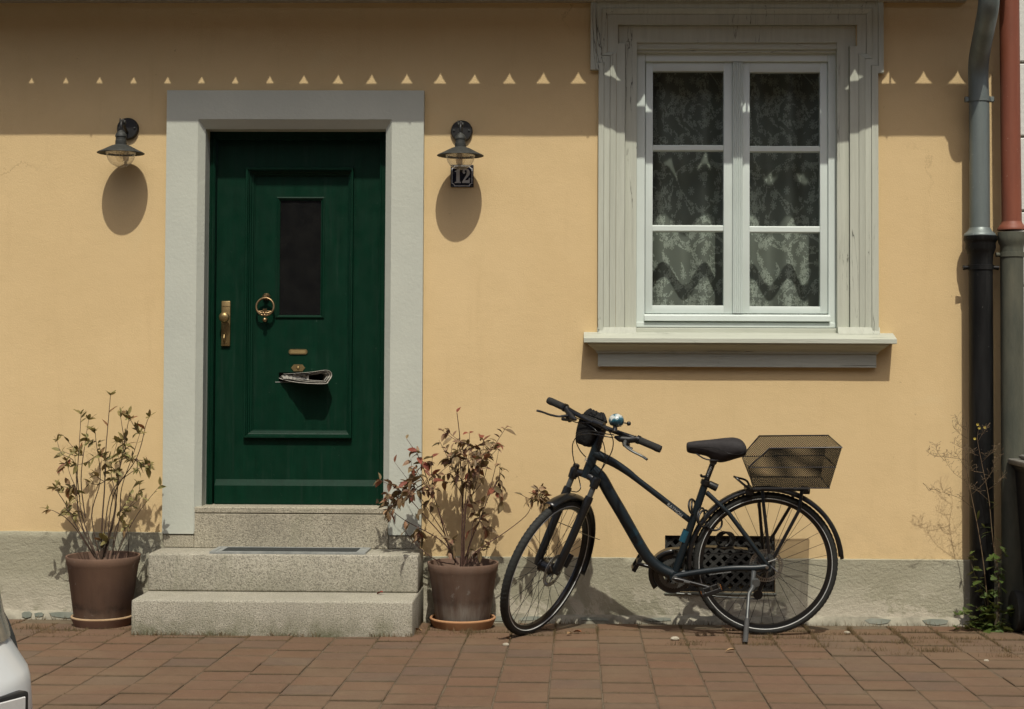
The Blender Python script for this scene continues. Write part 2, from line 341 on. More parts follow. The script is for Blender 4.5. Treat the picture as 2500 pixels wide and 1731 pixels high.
def leaf_material(name, stops, rough=0.55):
    m, nt, b = newmat(name); setin(b, Roughness=rough); b.inputs['Specular IOR Level'].default_value = 0.35
    oi = nd(nt, 'ShaderNodeObjectInfo'); c = ramp(nt, oi.outputs['Random'], stops)
    c = mixc(nt, ramp(nt, nz(nt, posn(nt), 70, 4), [(0.4, 0.0), (0.7, 0.45)]), c, (0.09, 0.06, 0.03)); col(nt, b, c)
    out = nt.nodes['Material Output']; tl = nd(nt, 'ShaderNodeBsdfTranslucent'); nt.links.new(mixc(nt, 0.35, c, (0.30, 0.26, 0.08)), tl.inputs[0])
    ms = nd(nt, 'ShaderNodeMixShader'); ms.inputs[0].default_value = 0.28; nt.links.new(b.outputs[0], ms.inputs[1]); nt.links.new(tl.outputs[0], ms.inputs[2]); nt.links.new(ms.outputs[0], out.inputs[0])
    return m
WALL = wall_material(); PLINTH = plinth_material()
GRANITE = granite_material('granite_step', (0.43, 0.405, 0.325), True); GRANITE_UP = granite_material('granite_threshold', (0.43, 0.395, 0.30), False)
SURROUND = simple('grey_white_paint', (0.47, 0.49, 0.42), (0.425, 0.445, 0.385), 2.5, 0.8, bmp=0.35, bscale=60, spec=0.2)
WOOD = painted_wood('weathered_grey_paint', (0.455, 0.475, 0.395), (0.39, 0.405, 0.335))
WOODH = painted_wood('weathered_grey_paint_across', (0.455, 0.475, 0.395), (0.39, 0.405, 0.335), (0.8, 14, 14))
WHITE = simple('white_gloss_paint', (0.585, 0.65, 0.61), (0.54, 0.60, 0.56), 4, 0.38, bmp=0.06, bscale=40, spec=0.45)
GREEN = door_paint()
BRASS = simple('aged_brass', (0.34, 0.25, 0.115), (0.22, 0.155, 0.07), 40, 0.42, metal=0.85, rvar=0.12)
BLACKMETAL = simple('black_cast_metal', (0.022, 0.022, 0.021), (0.036, 0.036, 0.033), 30, 0.55, metal=0.0, bmp=0.2, bscale=220, spec=0.5)
ZINC = simple('zinc_sheet', (0.175, 0.205, 0.195), (0.12, 0.145, 0.138), 5, 0.5, metal=0.35, stretch=(2, 2, 0.6), rvar=0.1)
CASTBLACK = simple('black_cast_iron', (0.003, 0.003, 0.0027), (0.009, 0.0093, 0.009), 5, 0.5, bmp=0.3, bscale=60, stretch=(3, 3, 0.6), spec=0.22, rvar=0.12)
CASTGREY = simple('greenish_cast_iron', (0.105, 0.105, 0.075), (0.060, 0.066, 0.05), 7, 0.7, bmp=0.35, bscale=90, stretch=(2, 2, 0.5), spec=0.3)
REDPIPE = simple('red_painted_pipe', (0.205, 0.064, 0.034), (0.155, 0.048, 0.026), 5, 0.55, stretch=(3, 3, 0.5), bmp=0.1, spec=0.35)
TERRA = simple('terracotta', (0.185, 0.105, 0.072), (0.14, 0.082, 0.058), 6, 0.8, bmp=0.2, bscale=120, spec=0.25)
SAUCER_TERRA = simple('light_terracotta', (0.34, 0.18, 0.085), (0.26, 0.13, 0.065), 9, 0.8, bmp=0.2, bscale=120, spec=0.25)
SOIL = simple('potting_soil', (0.040, 0.028, 0.019), (0.075, 0.055, 0.038), 40, 0.95, bmp=1.0, bscale=60, bdist=0.02)
GLASS = glass_material('window_glass', (0.95, 0.98, 0.96), 0.6, 1.38)
BULBGLASS = glass_material('clear_lamp_glass', (0.97, 0.96, 0.94), 0.9, 1.4, 0.03, 1.0, 0.09)
DARKGLASS = simple('dark_door_glass', (0.006, 0.006, 0.006), (0.010, 0.010, 0.009), 12, 0.14, spec=0.5, rvar=0.05)
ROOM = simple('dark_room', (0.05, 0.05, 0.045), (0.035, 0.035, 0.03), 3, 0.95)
BLACKHOLE = simple('dark_cavity', (0.012, 0.011, 0.010), (0.02, 0.018, 0.015), 20, 0.95)
LACE = lace_material(); MESHW = wire_mesh_material()
PAVER = paver_material(); PAVER_FIELD = paver_material(False)
BED = simple('sandy_joint_soil', (0.15, 0.115, 0.072), (0.085, 0.065, 0.04), 30, 0.97, bmp=0.8, bscale=140)
TILE = simple('clay_roof_tile', (0.22, 0.085, 0.05), (0.15, 0.06, 0.04), 8, 0.85, bmp=0.3)
CORNICE = simple('grey_cornice_paint', (0.36, 0.34, 0.28), (0.28, 0.265, 0.215), 5, 0.8, bmp=0.2)
SLATE = simple('slate_chips', (0.10, 0.115, 0.092), (0.19, 0.195, 0.16), 9, 0.85, bmp=0.4, bscale=60)
MORTAR = simple('pale_mortar', (0.33, 0.31, 0.24), (0.15, 0.14, 0.105), 9, 0.95, bmp=0.6, bscale=80)
def specks(m, c2, lo=0.70, sc=70):
    nt = m.node_tree; b = nt.nodes['Principled BSDF']; old = b.inputs['Base Color'].links[0].from_socket
    k = mth(nt, 'MULTIPLY', ramp(nt, nz(nt, posn(nt), sc, 3, 0.55), [(lo, 0.0), (lo+0.03, 0.85)]), ramp(nt, nz(nt, posn(nt), 4, 3), [(0.42, 0.0), (0.55, 1.0)]))
    st = ramp(nt, nz(nt, posn(nt, (14, 14, 0.8)), 2.0, 5, 0.65), [(0.55, 0.0), (0.75, 0.35)])
    c = mixc(nt, st, old, tuple(x*0.45 for x in c2)); nt.links.new(mixc(nt, k, c, c2), b.inputs['Base Color'])
specks(CASTBLACK, (0.11, 0.11, 0.10)); specks(REDPIPE, (0.34, 0.22, 0.16)); specks(CASTGREY, (0.10, 0.095, 0.07)); specks(ZINC, (0.26, 0.28, 0.265), 0.68, 40); specks(GREEN, (0.05, 0.085, 0.065), 0.73, 55)
ENAMEL = simple('dark_blue_enamel', (0.006, 0.008, 0.020), (0.010, 0.012, 0.028), 20, 0.22, spec=0.5)
ENAMELW = simple('white_enamel', (0.62, 0.62, 0.58), (0.55, 0.55, 0.52), 20, 0.3, spec=0.5)
NEWSP = None
# ================================================================ GROUND
ZT = lambda x, y: zg(x, y)
g = MB()
xs = [-90, -20, -8, -4, -2, 0, 2, 4, 8, 20, 90]; ys = [0.4, -2, -6, -20, -140]
for j in range(len(ys)-1):
    for i in range(len(xs)-1):
        q = [(xs[i], ys[j]), (xs[i+1], ys[j]), (xs[i+1], ys[j+1]), (xs[i], ys[j+1])]
        g.add([(x, y, (zg(x, y) if y > -6 else 0.138)-0.0045) for x, y in q], [(3, 2, 1, 0)])
pavement = structure(g.build('pavement', BED, None, 0))
PW, PD = 0.2033, 0.196
def paver_mb(dx=0, dy=0, z=0.0, tw=0.0):
    b = MB(); r = 0.003; hw, hd = (PW-0.0036)/2, (PD-0.011)/2
    lv = [(hw, hd, -0.05), (hw, hd, -r*0.8), (hw-r, hd-r, 0.0)]
    vs = []
    for (a, c, h) in lv: vs += [(-a, -c, h), (a, -c, h), (a, c, h), (-a, c, h)]
    fs = [(8, 9, 10, 11)]
    for l in range(2):
        for k in range(4): fs.append((l*4+k, l*4+(k+1) % 4, l*4+4+(k+1) % 4, l*4+4+k))
    return b.add(vs, fs)
pav_meshes = []
for k in range(3):
    o = paver_mb().build('paver', PAVER, None, 25); pav_meshes.append(o.data); bpy.data.objects.remove(o)
x_first = at(1680, 1586.7, -0.72).x
cells = []
c0 = int((-7-x_first)/PW); c1 = int((6-x_first)/PW)
rs = random.Random(3)
joints = []                                                          # paving joints, for the weeds
for c in range(c0, c1+1):
    xc = x_first+(c+0.5)*PW; off = rs.choice([0.0, 0.33, 0.5, 0.66])*PD+rs.uniform(-0.012, 0.012)
    for r in range(-1, 26):
        yc = -0.075-off-(r+0.5)*PD
        if yc+PD/2 > -0.035: 
            continue
        cells.append((xc, yc))
def proj(p):
    v = ROT.transposed() @ (Vector(p)-CAM); return CX+F_PX*v.x/-v.z, CY-F_PX*v.y/-v.z
near, rest = [], []
for (x, y) in cells:
    px, py = proj((x, y, zg(x, y)))
    (near if (-30 < px < 2530 and py < 1755) else rest).append((x, y))
near.sort(key=lambda p: -p[1]); 
if len(near) > 300: rest += near[:len(near)-300]; near = near[len(near)-300:]
tilt = math.atan(0.02)
for (x, y) in near:
    o = bpy.data.objects.new('paver', rs.choice(pav_meshes)); COL.objects.link(o); o.parent = pavement
    o.location = (x+rs.uniform(-.0012, .0012), y+rs.uniform(-.0012, .0012), zg(x, y)+rs.uniform(-0.0028, 0.0022))
    o.rotation_euler = (-tilt+rs.uniform(-.008, .008), rs.uniform(-.007, .007), rs.uniform(-.006, .006))
g = MB()
for (x, y) in rest:
    b = paver_mb(); b.xf(Matrix.Translation((x, y, zg(x, y)+rs.uniform(-.003, .002))) @ Matrix.Rotation(-tilt, 4, 'X')); g.add(b.v, b.f)
o = g.build('paver_field', PAVER_FIELD, pavement, 25); o['kind'] = 'stuff'
# ================================================================ THE YELLOW HOUSE
house = thing('yellow_house', (-0.3, 0, 0), 'yellow plastered house with green front door and grey framed window', 'house')
X_END = at(2467, 700, 0).x
d_in = rc(482, 291, 958, 1245, -0.04)                                # door opening in the surround
vent = rc(1623.5, 1308, 1892, 1445.7, 0)
wX0, wX1, wZ0, wZ1 = rc(1508, 50, 2091, 818, 0)
holes = [(d_in[0]+0.02, d_in[1]-0.02, 0.0, d_in[3]-0.01), (wX0, wX1, wZ0, wZ1), vent]
hs = [(h[0], h[1], h[2], h[3]) for h in holes]
def cuts(a, b, pts, step):
    base = sorted(set([a, b]+[p for p in pts if a < p < b])); out = []
    for i in range(len(base)-1):
        n = max(1, int((base[i+1]-base[i])/step))
        out += [base[i]+(base[i+1]-base[i])*k/n for k in range(n)]
    return out+[b]
XS = cuts(-4.6, X_END, [h[0] for h in hs]+[h[1] for h in hs], 0.07); ZS = cuts(-0.1, 3.6, [h[2] for h in hs]+[h[3] for h in hs], 0.07)
g = MB(); idx = {}
def wv(i, j):
    if (i, j) not in idx:
        x, z = XS[i], ZS[j]; d = 0.0035*noise.noise(Vector((x*1.3, 3.1, z*1.1)))+0.0015*noise.noise(Vector((x*4, 9.1, z*4)))
        idx[(i, j)] = len(g.v); g.v.append(Vector((x, d, z)))
    return idx[(i, j)]
for i in range(len(XS)-1):
    for j in range(len(ZS)-1):
        cx_, cz_ = (XS[i]+XS[i+1])/2, (ZS[j]+ZS[j+1])/2
        if any(h[0] < cx_ < h[1] and h[2] < cz_ < h[3] for h in hs): continue
        g.f.append((wv(i, j), wv(i+1, j), wv(i+1, j+1), wv(i, j+1)))
for (a, b_, c, d) in hs:                                              # the wall's thickness in the openings
    y0, y1 = 0.004, 0.30
    g.add([(a, y0, c), (a, y1, c), (a, y1, d), (a, y0, d)], [(0, 1, 2, 3)]); g.add([(b_, y0, c), (b_, y1, c), (b_, y1, d), (b_, y0, d)], [(3, 2, 1, 0)])
    g.add([(a, y0, d), (b_, y0, d), (b_, y1, d), (a, y1, d)], [(0, 1, 2, 3)]); g.add([(a, y0, c), (b_, y0, c), (b_, y1, c), (a, y1, c)], [(3, 2, 1, 0)])
wall = g.build('wall', WALL, house, 40)
# plinth, higher on the left of the steps than on the right
def plinth(x0, x1, ztop, holes_=()):
    g = MB(); xs_ = cuts(x0, x1, [h[0] for h in holes_]+[h[1] for h in holes_], 0.035)
    zs_ = cuts(-0.05, ztop, [h[2] for h in holes_]+[h[3] for h in holes_], 0.03); ix = {}
    for z in (ztop+0.002, ztop+0.004): zs_.append(z)
    def pv(i, j):
        if (i, j) not in ix:
            x, z = xs_[i], zs_[j]; n_ = len(zs_)
            dep = -0.013 if j < n_-2 else (-0.008 if j == n_-2 else 0.004)
            if j < n_-2: dep += 0.0035*noise.noise(Vector((x*3, 1.7, z*3)))+0.0022*noise.noise(Vector((x*16, 5.7, z*16)))
            zz = z+(0.0035*noise.noise(Vector((x*9, 0, 2))) if j >= n_-3 else 0)
            ix[(i, j)] = len(g.v); g.v.append(Vector((x, dep, zz)))
        return ix[(i, j)]
    for i in range(len(xs_)-1):
        for j in range(len(zs_)-1):
            cx_, cz_ = (xs_[i]+xs_[i+1])/2, (zs_[j]+zs_[j+1])/2
            if any(h[0] < cx_ < h[1] and h[2] < cz_ < h[3] for h in holes_): continue
            g.f.append((pv(i, j), pv(i+1, j), pv(i+1, j+1), pv(i, j+1)))
    return g.build('plinth', PLINTH, house, 60)
SX0, SX1 = -2.094, -0.773
plinth(-4.6, SX0+0.02, 0.446); plinth(SX1-0.02, X_END, 0.336, [vent])
# strip of slate chips and mortar at the foot of the wall
rs = random.Random(11)
for (a, b_) in ((-4.4, SX0-0.01), (SX1+0.01, 1.93)):
    g = MB(); n = int((b_-a)/0.03); prof = []
    vs = []
    for i in range(n+1):
        x = a+(b_-a)*i/n; hgt = 0.030+0.010*noise.noise(Vector((x*5, 2, 1))); dp = 0.045+0.012*noise.noise(Vector((x*6, 8, 1)))
        vs += [(x, 0.01, zg(x, 0)+hgt+0.012), (x, -0.022, zg(x, 0)+hgt+0.004), (x, -dp, zg(x, 0)-0.002), (x, -dp, -0.04)]
    fs = [(i*4+k, i*4+4+k, i*4+5+k, i*4+1+k) for i in range(n) for k in range(3)]
    ft = g.add(vs, fs).build('wall_foot', MORTAR, house, 50)
    x = a+0.05
    while x < b_-0.12:
        L = rs.uniform(0.05, 0.16)
        if rs.random() < 0.45:
            m_ = MB(); hh = rs.uniform(0.010, 0.019); k_ = 7
            pg = [(L/2*math.cos(2*PI*q_/k_+0.3)*rs.uniform(.8, 1.15), hh*math.copysign(abs(math.sin(2*PI*q_/k_+0.3))**0.6, math.sin(2*PI*q_/k_+0.3))*rs.uniform(.75, 1.1)) for q_ in range(k_)]
            m_.prism(pg, 1, -0.0035, 0.008)
            m_.xf(Matrix.Translation((x+L/2, -0.033, zg(x, 0)+0.017)) @ Matrix.Rotation(math.radians(-36), 4, 'X') @ Matrix.Rotation(rs.uniform(-.08, .08), 4, 'Y'))
            m_.build('slate_chip', SLATE, ft, 30)
        x += L+rs.uniform(0.004, 0.03)
# cellar vent with a diamond grille
vx0, vx1, vz0, vz1 = vent
g = MB(); fw = 0.012
cav = MB(); cav.box(vx0-0.005, vx1+0.005, 0.28, 0.30, vz0-0.005, vz1+0.005)
vent_o = cav.build('cellar_vent', BLACKHOLE, house, 0)
lat = MB()
def bar(p, q, wd, y0, y1):
    p, q = Vector(p), Vector(q); d = (q-p).normalized(); n_ = Vector((-d.y, d.x))*wd/2
    lat.prism([p+n_, q+n_, q-n_, p-n_], 1, y0, y1)
st = 0.0545; sp_ = vz1-vz0
for sgn in (1, -1):
    k = -20
    while k < 40:
        c_ = vx0+k*st
        pts = []
        for tz in (vz0, vz1):
            x = c_+sgn*(tz-vz0); pts.append((x, tz))
        (xa, za), (xb, zb) = pts
        lo, hi = max(min(xa, xb), vx0), min(max(xa, xb), vx1)
        if lo < hi-0.004:
            f = lambda x: vz0+(x-c_)*sgn
            bar((lo, f(lo)), (hi, f(hi)), 0.015, 0.022 if sgn > 0 else 0.024, 0.036 if sgn > 0 else 0.038)
        k += 1
VENTIRON = simple('vent_iron', (0.030, 0.030, 0.026), (0.018, 0.018, 0.016), 30, 0.7, bmp=0.3, bscale=120)
lat.build('grille', VENTIRON, vent_o, 20)
for (a, b_, c, d) in ((vx0, vx1, vz0, vz0+fw), (vx0, vx1, vz1-fw, vz1), (vx0, vx0+fw, vz0+fw, vz1-fw), (vx1-fw, vx1, vz0+fw, vz1-fw)):
    MB().box(a, b_, 0.018, 0.04, c, d).build('grille_frame', VENTIRON, vent_o, 0)
MB().bbox(vx0-0.004, vx1+0.006, -0.02, 0.02, vz0-0.012, vz0-0.001, 0.003).build('vent_sill', SLATE, vent_o, 20)
# dark room behind the window
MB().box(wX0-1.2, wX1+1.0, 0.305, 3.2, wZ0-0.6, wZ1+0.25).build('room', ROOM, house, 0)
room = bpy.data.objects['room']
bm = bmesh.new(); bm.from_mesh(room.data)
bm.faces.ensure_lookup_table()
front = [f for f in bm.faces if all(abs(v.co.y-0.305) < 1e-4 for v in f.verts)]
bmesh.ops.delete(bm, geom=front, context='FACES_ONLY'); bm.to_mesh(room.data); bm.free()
# ---------------------------------------------------------------- mouldings that run round an opening
def ring_obj(name, oa, ya, ob, yb, back, mat, parent, smooth=25, gap=0.0):
    g = MB(); n = len(oa); ob = [(q[0]+(p[0]-q[0])*gap, q[1]+(p[1]-q[1])*gap) for p, q in zip(oa, ob)]
    vs = [(p[0], ya, p[1]) for p in oa]+[(p[0], yb, p[1]) for p in ob]+[(p[0], back, p[1]) for p in oa]+[(p[0], back, p[1]) for p in ob]
    fs = []
    for i in range(n-1):
        fs += [(i, i+1, n+i+1, n+i), (i, 2*n+i, 2*n+i+1, i+1), (n+i, n+i+1, 3*n+i+1, 3*n+i)]
    fs += [(0, n, 3*n, 2*n), (n-1, 2*n+n-1, 3*n+n-1, n+n-1)]
    return g.add(vs, fs).build(name, mat, parent, smooth)
def outline3(px0, pyt, px1, pyb, Y):
    x0, x1, zb, zt = rc(px0, pyt, px1, pyb, Y); return [(x0, zb), (x0, zt), (x1, zt), (x1, zb)]
# ---------------------------------------------------------------- door surround
so0 = outline3(401.5, 220.5, 1031.5, 1305, -0.04); so1 = outline3(478, 291, 953, 1305, -0.04)
ds = ring_obj('door_surround', so0, -0.040, so1, -0.040, 0.05, SURROUND, house)
so2 = outline3(497, 315, 939, 1245, -0.005)
ring_obj('splay', so1, -0.0402, so2, -0.004, 0.06, SURROUND, ds)
so3 = [(p[0], p[1]) for p in so2]
g = MB(); n = 4
vs = [(p[0], 0.0605, p[1]) for p in so2]+[(p[0], 0.30, p[1]) for p in so2]
g.add(vs, [(i, i+1, 4+i+1, 4+i) for i in range(3)]).build('reveal', SURROUND, ds, 20)
# ---------------------------------------------------------------- door
OX0, OX1, OZT = so2[0][0], so2[2][0], so2[1][1]
thr_z = at(710, 1239, -0.04).z
lx0, lx1, lz0, lz1 = rc(526, 330, 927, 1231.5, 0.13)
dfr = MB(); dfr.box(OX0-0.001, lx0, 0.092, 0.20, thr_z-0.01, OZT+0.01)
door_frame = dfr.build('door_frame', GREEN, house, 20)
MB().box(lx1, OX1+0.001, 0.092, 0.20, thr_z-0.01, OZT+0.01).build('frame_post', GREEN, door_frame, 20)
MB().box(lx0, lx1, 0.0925, 0.20, lz1-0.03, OZT+0.012).build('frame_head', GREEN, door_frame, 20)
for xx in (OX0+0.010, OX0+0.021, lx0-0.012): MB().bbox(xx-0.0025, xx+0.0035, 0.0855, 0.094, thr_z, OZT-0.002, 0.0015).build('frame_bead', GREEN, door_frame, 30)
for xx in (lx1+0.006, OX1-0.01): MB().bbox(xx-0.0025, xx+0.0035, 0.0855, 0.094, thr_z, OZT-0.002, 0.0015).build('frame_bead', GREEN, door_frame, 30)
mo0 = rc(599, 410, 862, 1069, 0.13); mo1 = rc(619, 430, 846, 1050, 0.13)
px_ = mo1
sl = rc(672, 909.5, 783.5, 933.5, 0.15); gls = rc(683, 489, 783, 769, 0.15)
leaf = MB()                                                            # stiles and rails, with a rebate for the panel
Yd, Yp = 0.13, 0.152
leaf.box(lx0+0.003, mo0[0]+0.01, Yd, 0.175, lz0, lz1); leaf.box(mo0[1]-0.01, lx1-0.003, Yd, 0.175, lz0, lz1)
leaf.box(mo0[0]+0.01, mo0[1]-0.01, Yd, 0.175, mo0[3]-0.01, lz1); leaf.box(mo0[0]+0.01, mo0[1]-0.01, Yd, 0.175, lz0, mo0[2]+0.01)
door = leaf.build('door', GREEN, house, 20)
pn = MB()
ax, bx, cz, dz = mo0[0]+0.011, mo0[1]-0.011, mo0[2]+0.011, mo0[3]-0.011
for (x0, x1, z0, z1) in ((ax, gls[0], cz, dz), (gls[1], bx, cz, dz), (gls[0], gls[1], gls[3], dz), (gls[0], gls[1], sl[3], gls[2]), (gls[0], gls[1], cz, sl[2])):
    pn.box(x0, x1, Yp, 0.17, z0, z1)
for (x0, x1) in ((gls[0], sl[0]), (sl[1], gls[1])):
    if x1-x0 > 0.0005: pn.box(x0, x1, Yp, 0.17, sl[2], sl[3])
pn.build('panel', GREEN, door, 20)
MB().box(sl[0]-0.01, sl[1]+0.01, 0.1705, 0.21, sl[2]-0.01, sl[3]+0.01).build('letter_slot', BLACKHOLE, door, 0)
MB().box(sl[0], sl[1], Yp-0.002, Yp+0.012, sl[2]-0.0005, sl[2]+0.003).build('slot_lip', simple('worn_slot_edge', (0.3, 0.31, 0.28), (0.16, 0.17, 0.15), 50, 0.5), door, 0)
def frame_mould(name, outer, inner, prof, mat, parent, sides='lrtb'):
    # mitred lengths of moulding; prof: (t from outer 0 to inner 1, Y)
    ox0, ox1, oz0, oz1 = outer; ix0, ix1, iz0, iz1 = inner
    L = lambda a, b, t: a+(b-a)*t
    def piece(fn):
        g = MB(); vs = []
        for (t, y) in prof: vs += fn(t, y)
        fs = [(2*i, 2*i+1, 2*i+3, 2*i+2) for i in range(len(prof)-1)]
        g.add(vs, fs).build(name, mat, parent, 20)
    if 'l' in sides: piece(lambda t, y: [(L(ox0, ix0, t), y, L(oz0, iz0, t)), (L(ox0, ix0, t), y, L(oz1, iz1, t))])
    if 'r' in sides: piece(lambda t, y: [(L(ox1, ix1, t), y, L(oz0, iz0, t)), (L(ox1, ix1, t), y, L(oz1, iz1, t))])
    if 't' in sides: piece(lambda t, y: [(L(ox0, ix0, t), y, L(oz1, iz1, t)), (L(ox1, ix1, t), y, L(oz1, iz1, t))])
    if 'b' in sides: piece(lambda t, y: [(L(ox0, ix0, t), y, L(oz0, iz0, t)), (L(ox1, ix1, t), y, L(oz0, iz0, t))])
frame_mould('panel_moulding', mo0, mo1, [(0, 0.1305), (0.0, 0.108), (0.05, 0.104), (0.26, 0.104), (0.33, 0.112), (0.42, 0.112), (0.47, 0.124), (0.62, 0.127), (0.66, 0.135), (0.86, 0.138), (0.9, 0.146), (1.0, 0.147), (1.0, 0.153)], GREEN, door)
gm = rc(674, 481, 792, 776, 0.15)
frame_mould('glass_moulding', gm, gls, [(0, 0.1525), (0.0, 0.145), (0.35, 0.143), (0.55, 0.147), (0.8, 0.150), (1.0, 0.158)], GREEN, door)
MB().box(gls[0]-0.004, gls[1]+0.004, 0.159, 0.165, gls[2]-0.004, gls[3]+0.004).build('glass_pane', DARKGLASS, door, 0)
wb = rc(524.5, 1171.5, 922.5, 1230, 0.11)
g = MB(); zt = wb[3]; zs2 = at(720, 1186, 0.105).z; zb = lz0+0.004
g.prism([(0.1295, zt), (0.103, zs2), (0.103, zb), (0.1295, zb)], 0, wb[0], wb[1]).build('weather_board', GREEN, door, 20)
def plate_poly(cx_, cz_, w_, h_, ch):
    return [(cx_-w_/2+ch, cz_-h_/2), (cx_+w_/2-ch, cz_-h_/2), (cx_+w_/2, cz_-h_/2+ch), (cx_+w_/2, cz_+h_/2-ch), (cx_+w_/2-ch, cz_+h_/2), (cx_-w_/2+ch, cz_+h_/2), (cx_-w_/2, cz_+h_/2-ch), (cx_-w_/2, cz_-h_/2+ch)]
# lock plate, knob, cylinder
lp = rc(541, 735, 563, 845, 0.128)
lpo = MB().bbox(lp[0], lp[1], 0.116, 0.131, lp[2], lp[3], 0.004, 2).build('lock_plate', BRASS, door, 30)
kc = at(546.4, 774.6, 0.08)
knob = MB().lathe([(0.012, 0.0), (0.011, -0.018), (0.013, -0.024), (0.022, -0.028), (0.0268, -0.036), (0.0268, -0.042), (0.023, -0.050), (0.012, -0.055), (0.0, -0.056)], (kc.x+0.002, 0.118, kc.z), (0, 1, 0), 28).build('knob', BRASS, door, 50)
cc = at(548, 822, 0.11)
MB().tube([(cc.x, 0.117, cc.z+0.008), (cc.x, 0.104, cc.z+0.006), (cc.x, 0.098, cc.z-0.006), (cc.x, 0.106, cc.z-0.022)], [0.006, 0.006, 0.0055, 0.004], 10).build('lock_cylinder', BRASS, door, 40)
for yy in (748, 836): MB().box(lp[0]+0.002, lp[1]-0.002, 0.1145, 0.117, at(550, yy, .12).z-0.0012, at(550, yy, .12).z+0.0012).build('plate_ridge', BRASS, door, 0)
# ring knocker
kr = at(647.4, 749, 0.12); KB = simple('knocker_brass', (0.30, 0.21, 0.11), (0.17, 0.11, 0.055), 60, 0.38, metal=0.85)
ringp = [(kr.x+0.045*math.sin(a), 0.122-0.012*(1-math.cos(a))/2, kr.z+0.045*math.cos(a)) for a in [2*PI*k/40 for k in range(40)]]
MB().tube(ringp, 0.0058, 10, True).build('knocker_ring', KB, door, 60)
g = MB(); g.lathe([(0.020, 0.0), (0.0195, -0.006), (0.016, -0.014), (0.010, -0.020), (0.009, -0.030), (0.0, -0.031)], (kr.x, Yp, kr.z+0.052), (0, 1, 0), 24); g.build('knocker_boss', KB, door, 50)
g = MB(); zc_ = kr.z-0.037                                             # heart, crown, cuffs on the lower arc
for (dx, dz_, r_) in ((-0.007, 0.004, 0.0095), (0.007, 0.004, 0.0095), (0, -0.006, 0.0095), (0, -0.030, 0.0115)):
    g.lathe([(0.0, -0.009), (r_*0.6, -0.0075), (r_, -0.001), (r_*0.8, 0.006), (0, 0.008)], (kr.x+dx, 0.110, zc_+dz_), (0, 1, 0), 14)
for dx in (-0.008, 0, 0.008): g.tube([(kr.x+dx*0.6, 0.110, zc_+0.014), (kr.x+dx, 0.109, zc_+0.026)], [0.0036, 0.0042], 8)
g.tube([(kr.x-0.034, 0.113, zc_+0.012), (kr.x-0.015, 0.109, zc_+0.003)], [0.0062, 0.0075], 8); g.tube([(kr.x+0.034, 0.113, zc_+0.012), (kr.x+0.015, 0.109, zc_+0.003)], [0.0062, 0.0075], 8)
g.tube([(kr.x-0.030, 0.112, zc_+0.015), (kr.x+0.030, 0.112, zc_+0.015)], 0.0022, 8)
g.tube([(kr.x, 0.12, zc_-0.028), (kr.x, Yp, zc_-0.028)], 0.008, 10)
g.build('knocker_heart', KB, door, 50)
npc = at(728, 858.7, Yp)
g = MB(); g.prism(plate_poly(npc.x, npc.z, 0.096, 0.0265, 0.008), 1, Yp-0.005, Yp+0.001).build('name_plate', BRASS, door, 20)
MB().prism(plate_poly(npc.x, npc.z, 0.078, 0.0175, 0.002), 1, Yp-0.0062, Yp-0.004).build('name_field', simple('pale_brass', (0.36, 0.27, 0.12), (0.30, 0.22, 0.10), 40, 0.5, metal=0.6), door, 20)
bpc = at(728, 898, Yp)
MB().prism([(bpc.x-0.036, bpc.z), (bpc.x-0.022, bpc.z-0.0175), (bpc.x+0.022, bpc.z-0.0175), (bpc.x+0.036, bpc.z), (bpc.x+0.022, bpc.z+0.0175), (bpc.x-0.022, bpc.z+0.0175)], 1, Yp-0.004, Yp+0.001).build('bell_plate', BRASS, door, 20)
MB().lathe([(0.0085, 0), (0.008, -0.003), (0.005, -0.006), (0, -0.007)], (bpc.x, Yp-0.004, bpc.z), (0, 1, 0), 18).build('bell_button', BRASS, door, 50)
# ---------------------------------------------------------------- window surround with ears
def eared(xl, yj, xu, yt, xur, yjr, xlr, Y, pyb=813):
    P = lambda x, y: (at(x, y, Y).x, at(x, y, Y).z)
    zb = at(1800, pyb, Y).z; zt = at(1800, yt, Y).z
    return [(P(xl, 500)[0], zb), (P(xl, 500)[0], P(xl, yj)[1]), (P(xu, 90)[0], P(xl, yj)[1]), (P(xu, 90)[0], zt), (P(xur, 90)[0], zt), (P(xur, 90)[0], P(xur, yjr)[1]), (P(xlr, 500)[0], P(xur, yjr)[1]), (P(xlr, 500)[0], zb)]
E0 = eared(1460.5, 171, 1442, -16, 2156, 179, 2143.5, -0.02)
E1 = eared(1474, 153, 1457, 6, 2143, 160, 2127, -0.02)
E2 = eared(1489, 136, 1470, 22, 2129, 144, 2111, -0.01)
E3 = eared(1504, 129, 1483, 36, 2114, 132, 2096, 0.0)
E4 = eared(1526, 107, 1510, 63, 2090, 113, 2073, 0.01)
E5 = eared(1554, 95, 1553.5, 104, 2043.5, 97, 2044, 0.02)
ws = ring_obj('window_surround', E0, -0.034, E1, -0.0325, 0.06, WOOD, house, gap=0.05)
ring_obj('surround_moulding', E1, -0.027, E2, -0.020, 0.06, WOOD, ws, gap=0.05)
ring_obj('surround_moulding', E2, -0.0235, E3, -0.013, 0.06, WOOD, ws, gap=0.05)
ring_obj('surround_moulding', E3, -0.0095, E4, -0.0075, 0.06, WOOD, ws, gap=0.05)
ring_obj('surround_moulding', E4, 0.0155, E5, 0.019, 0.12, WOOD, ws)
hx = rc(1553.5, 101, 2044, 121, 0.03)
MB().bbox(hx[0], hx[1], 0.030, 0.12, hx[2], hx[3]+0.012, 0.003).build('head_board', WOODH, ws, 20)
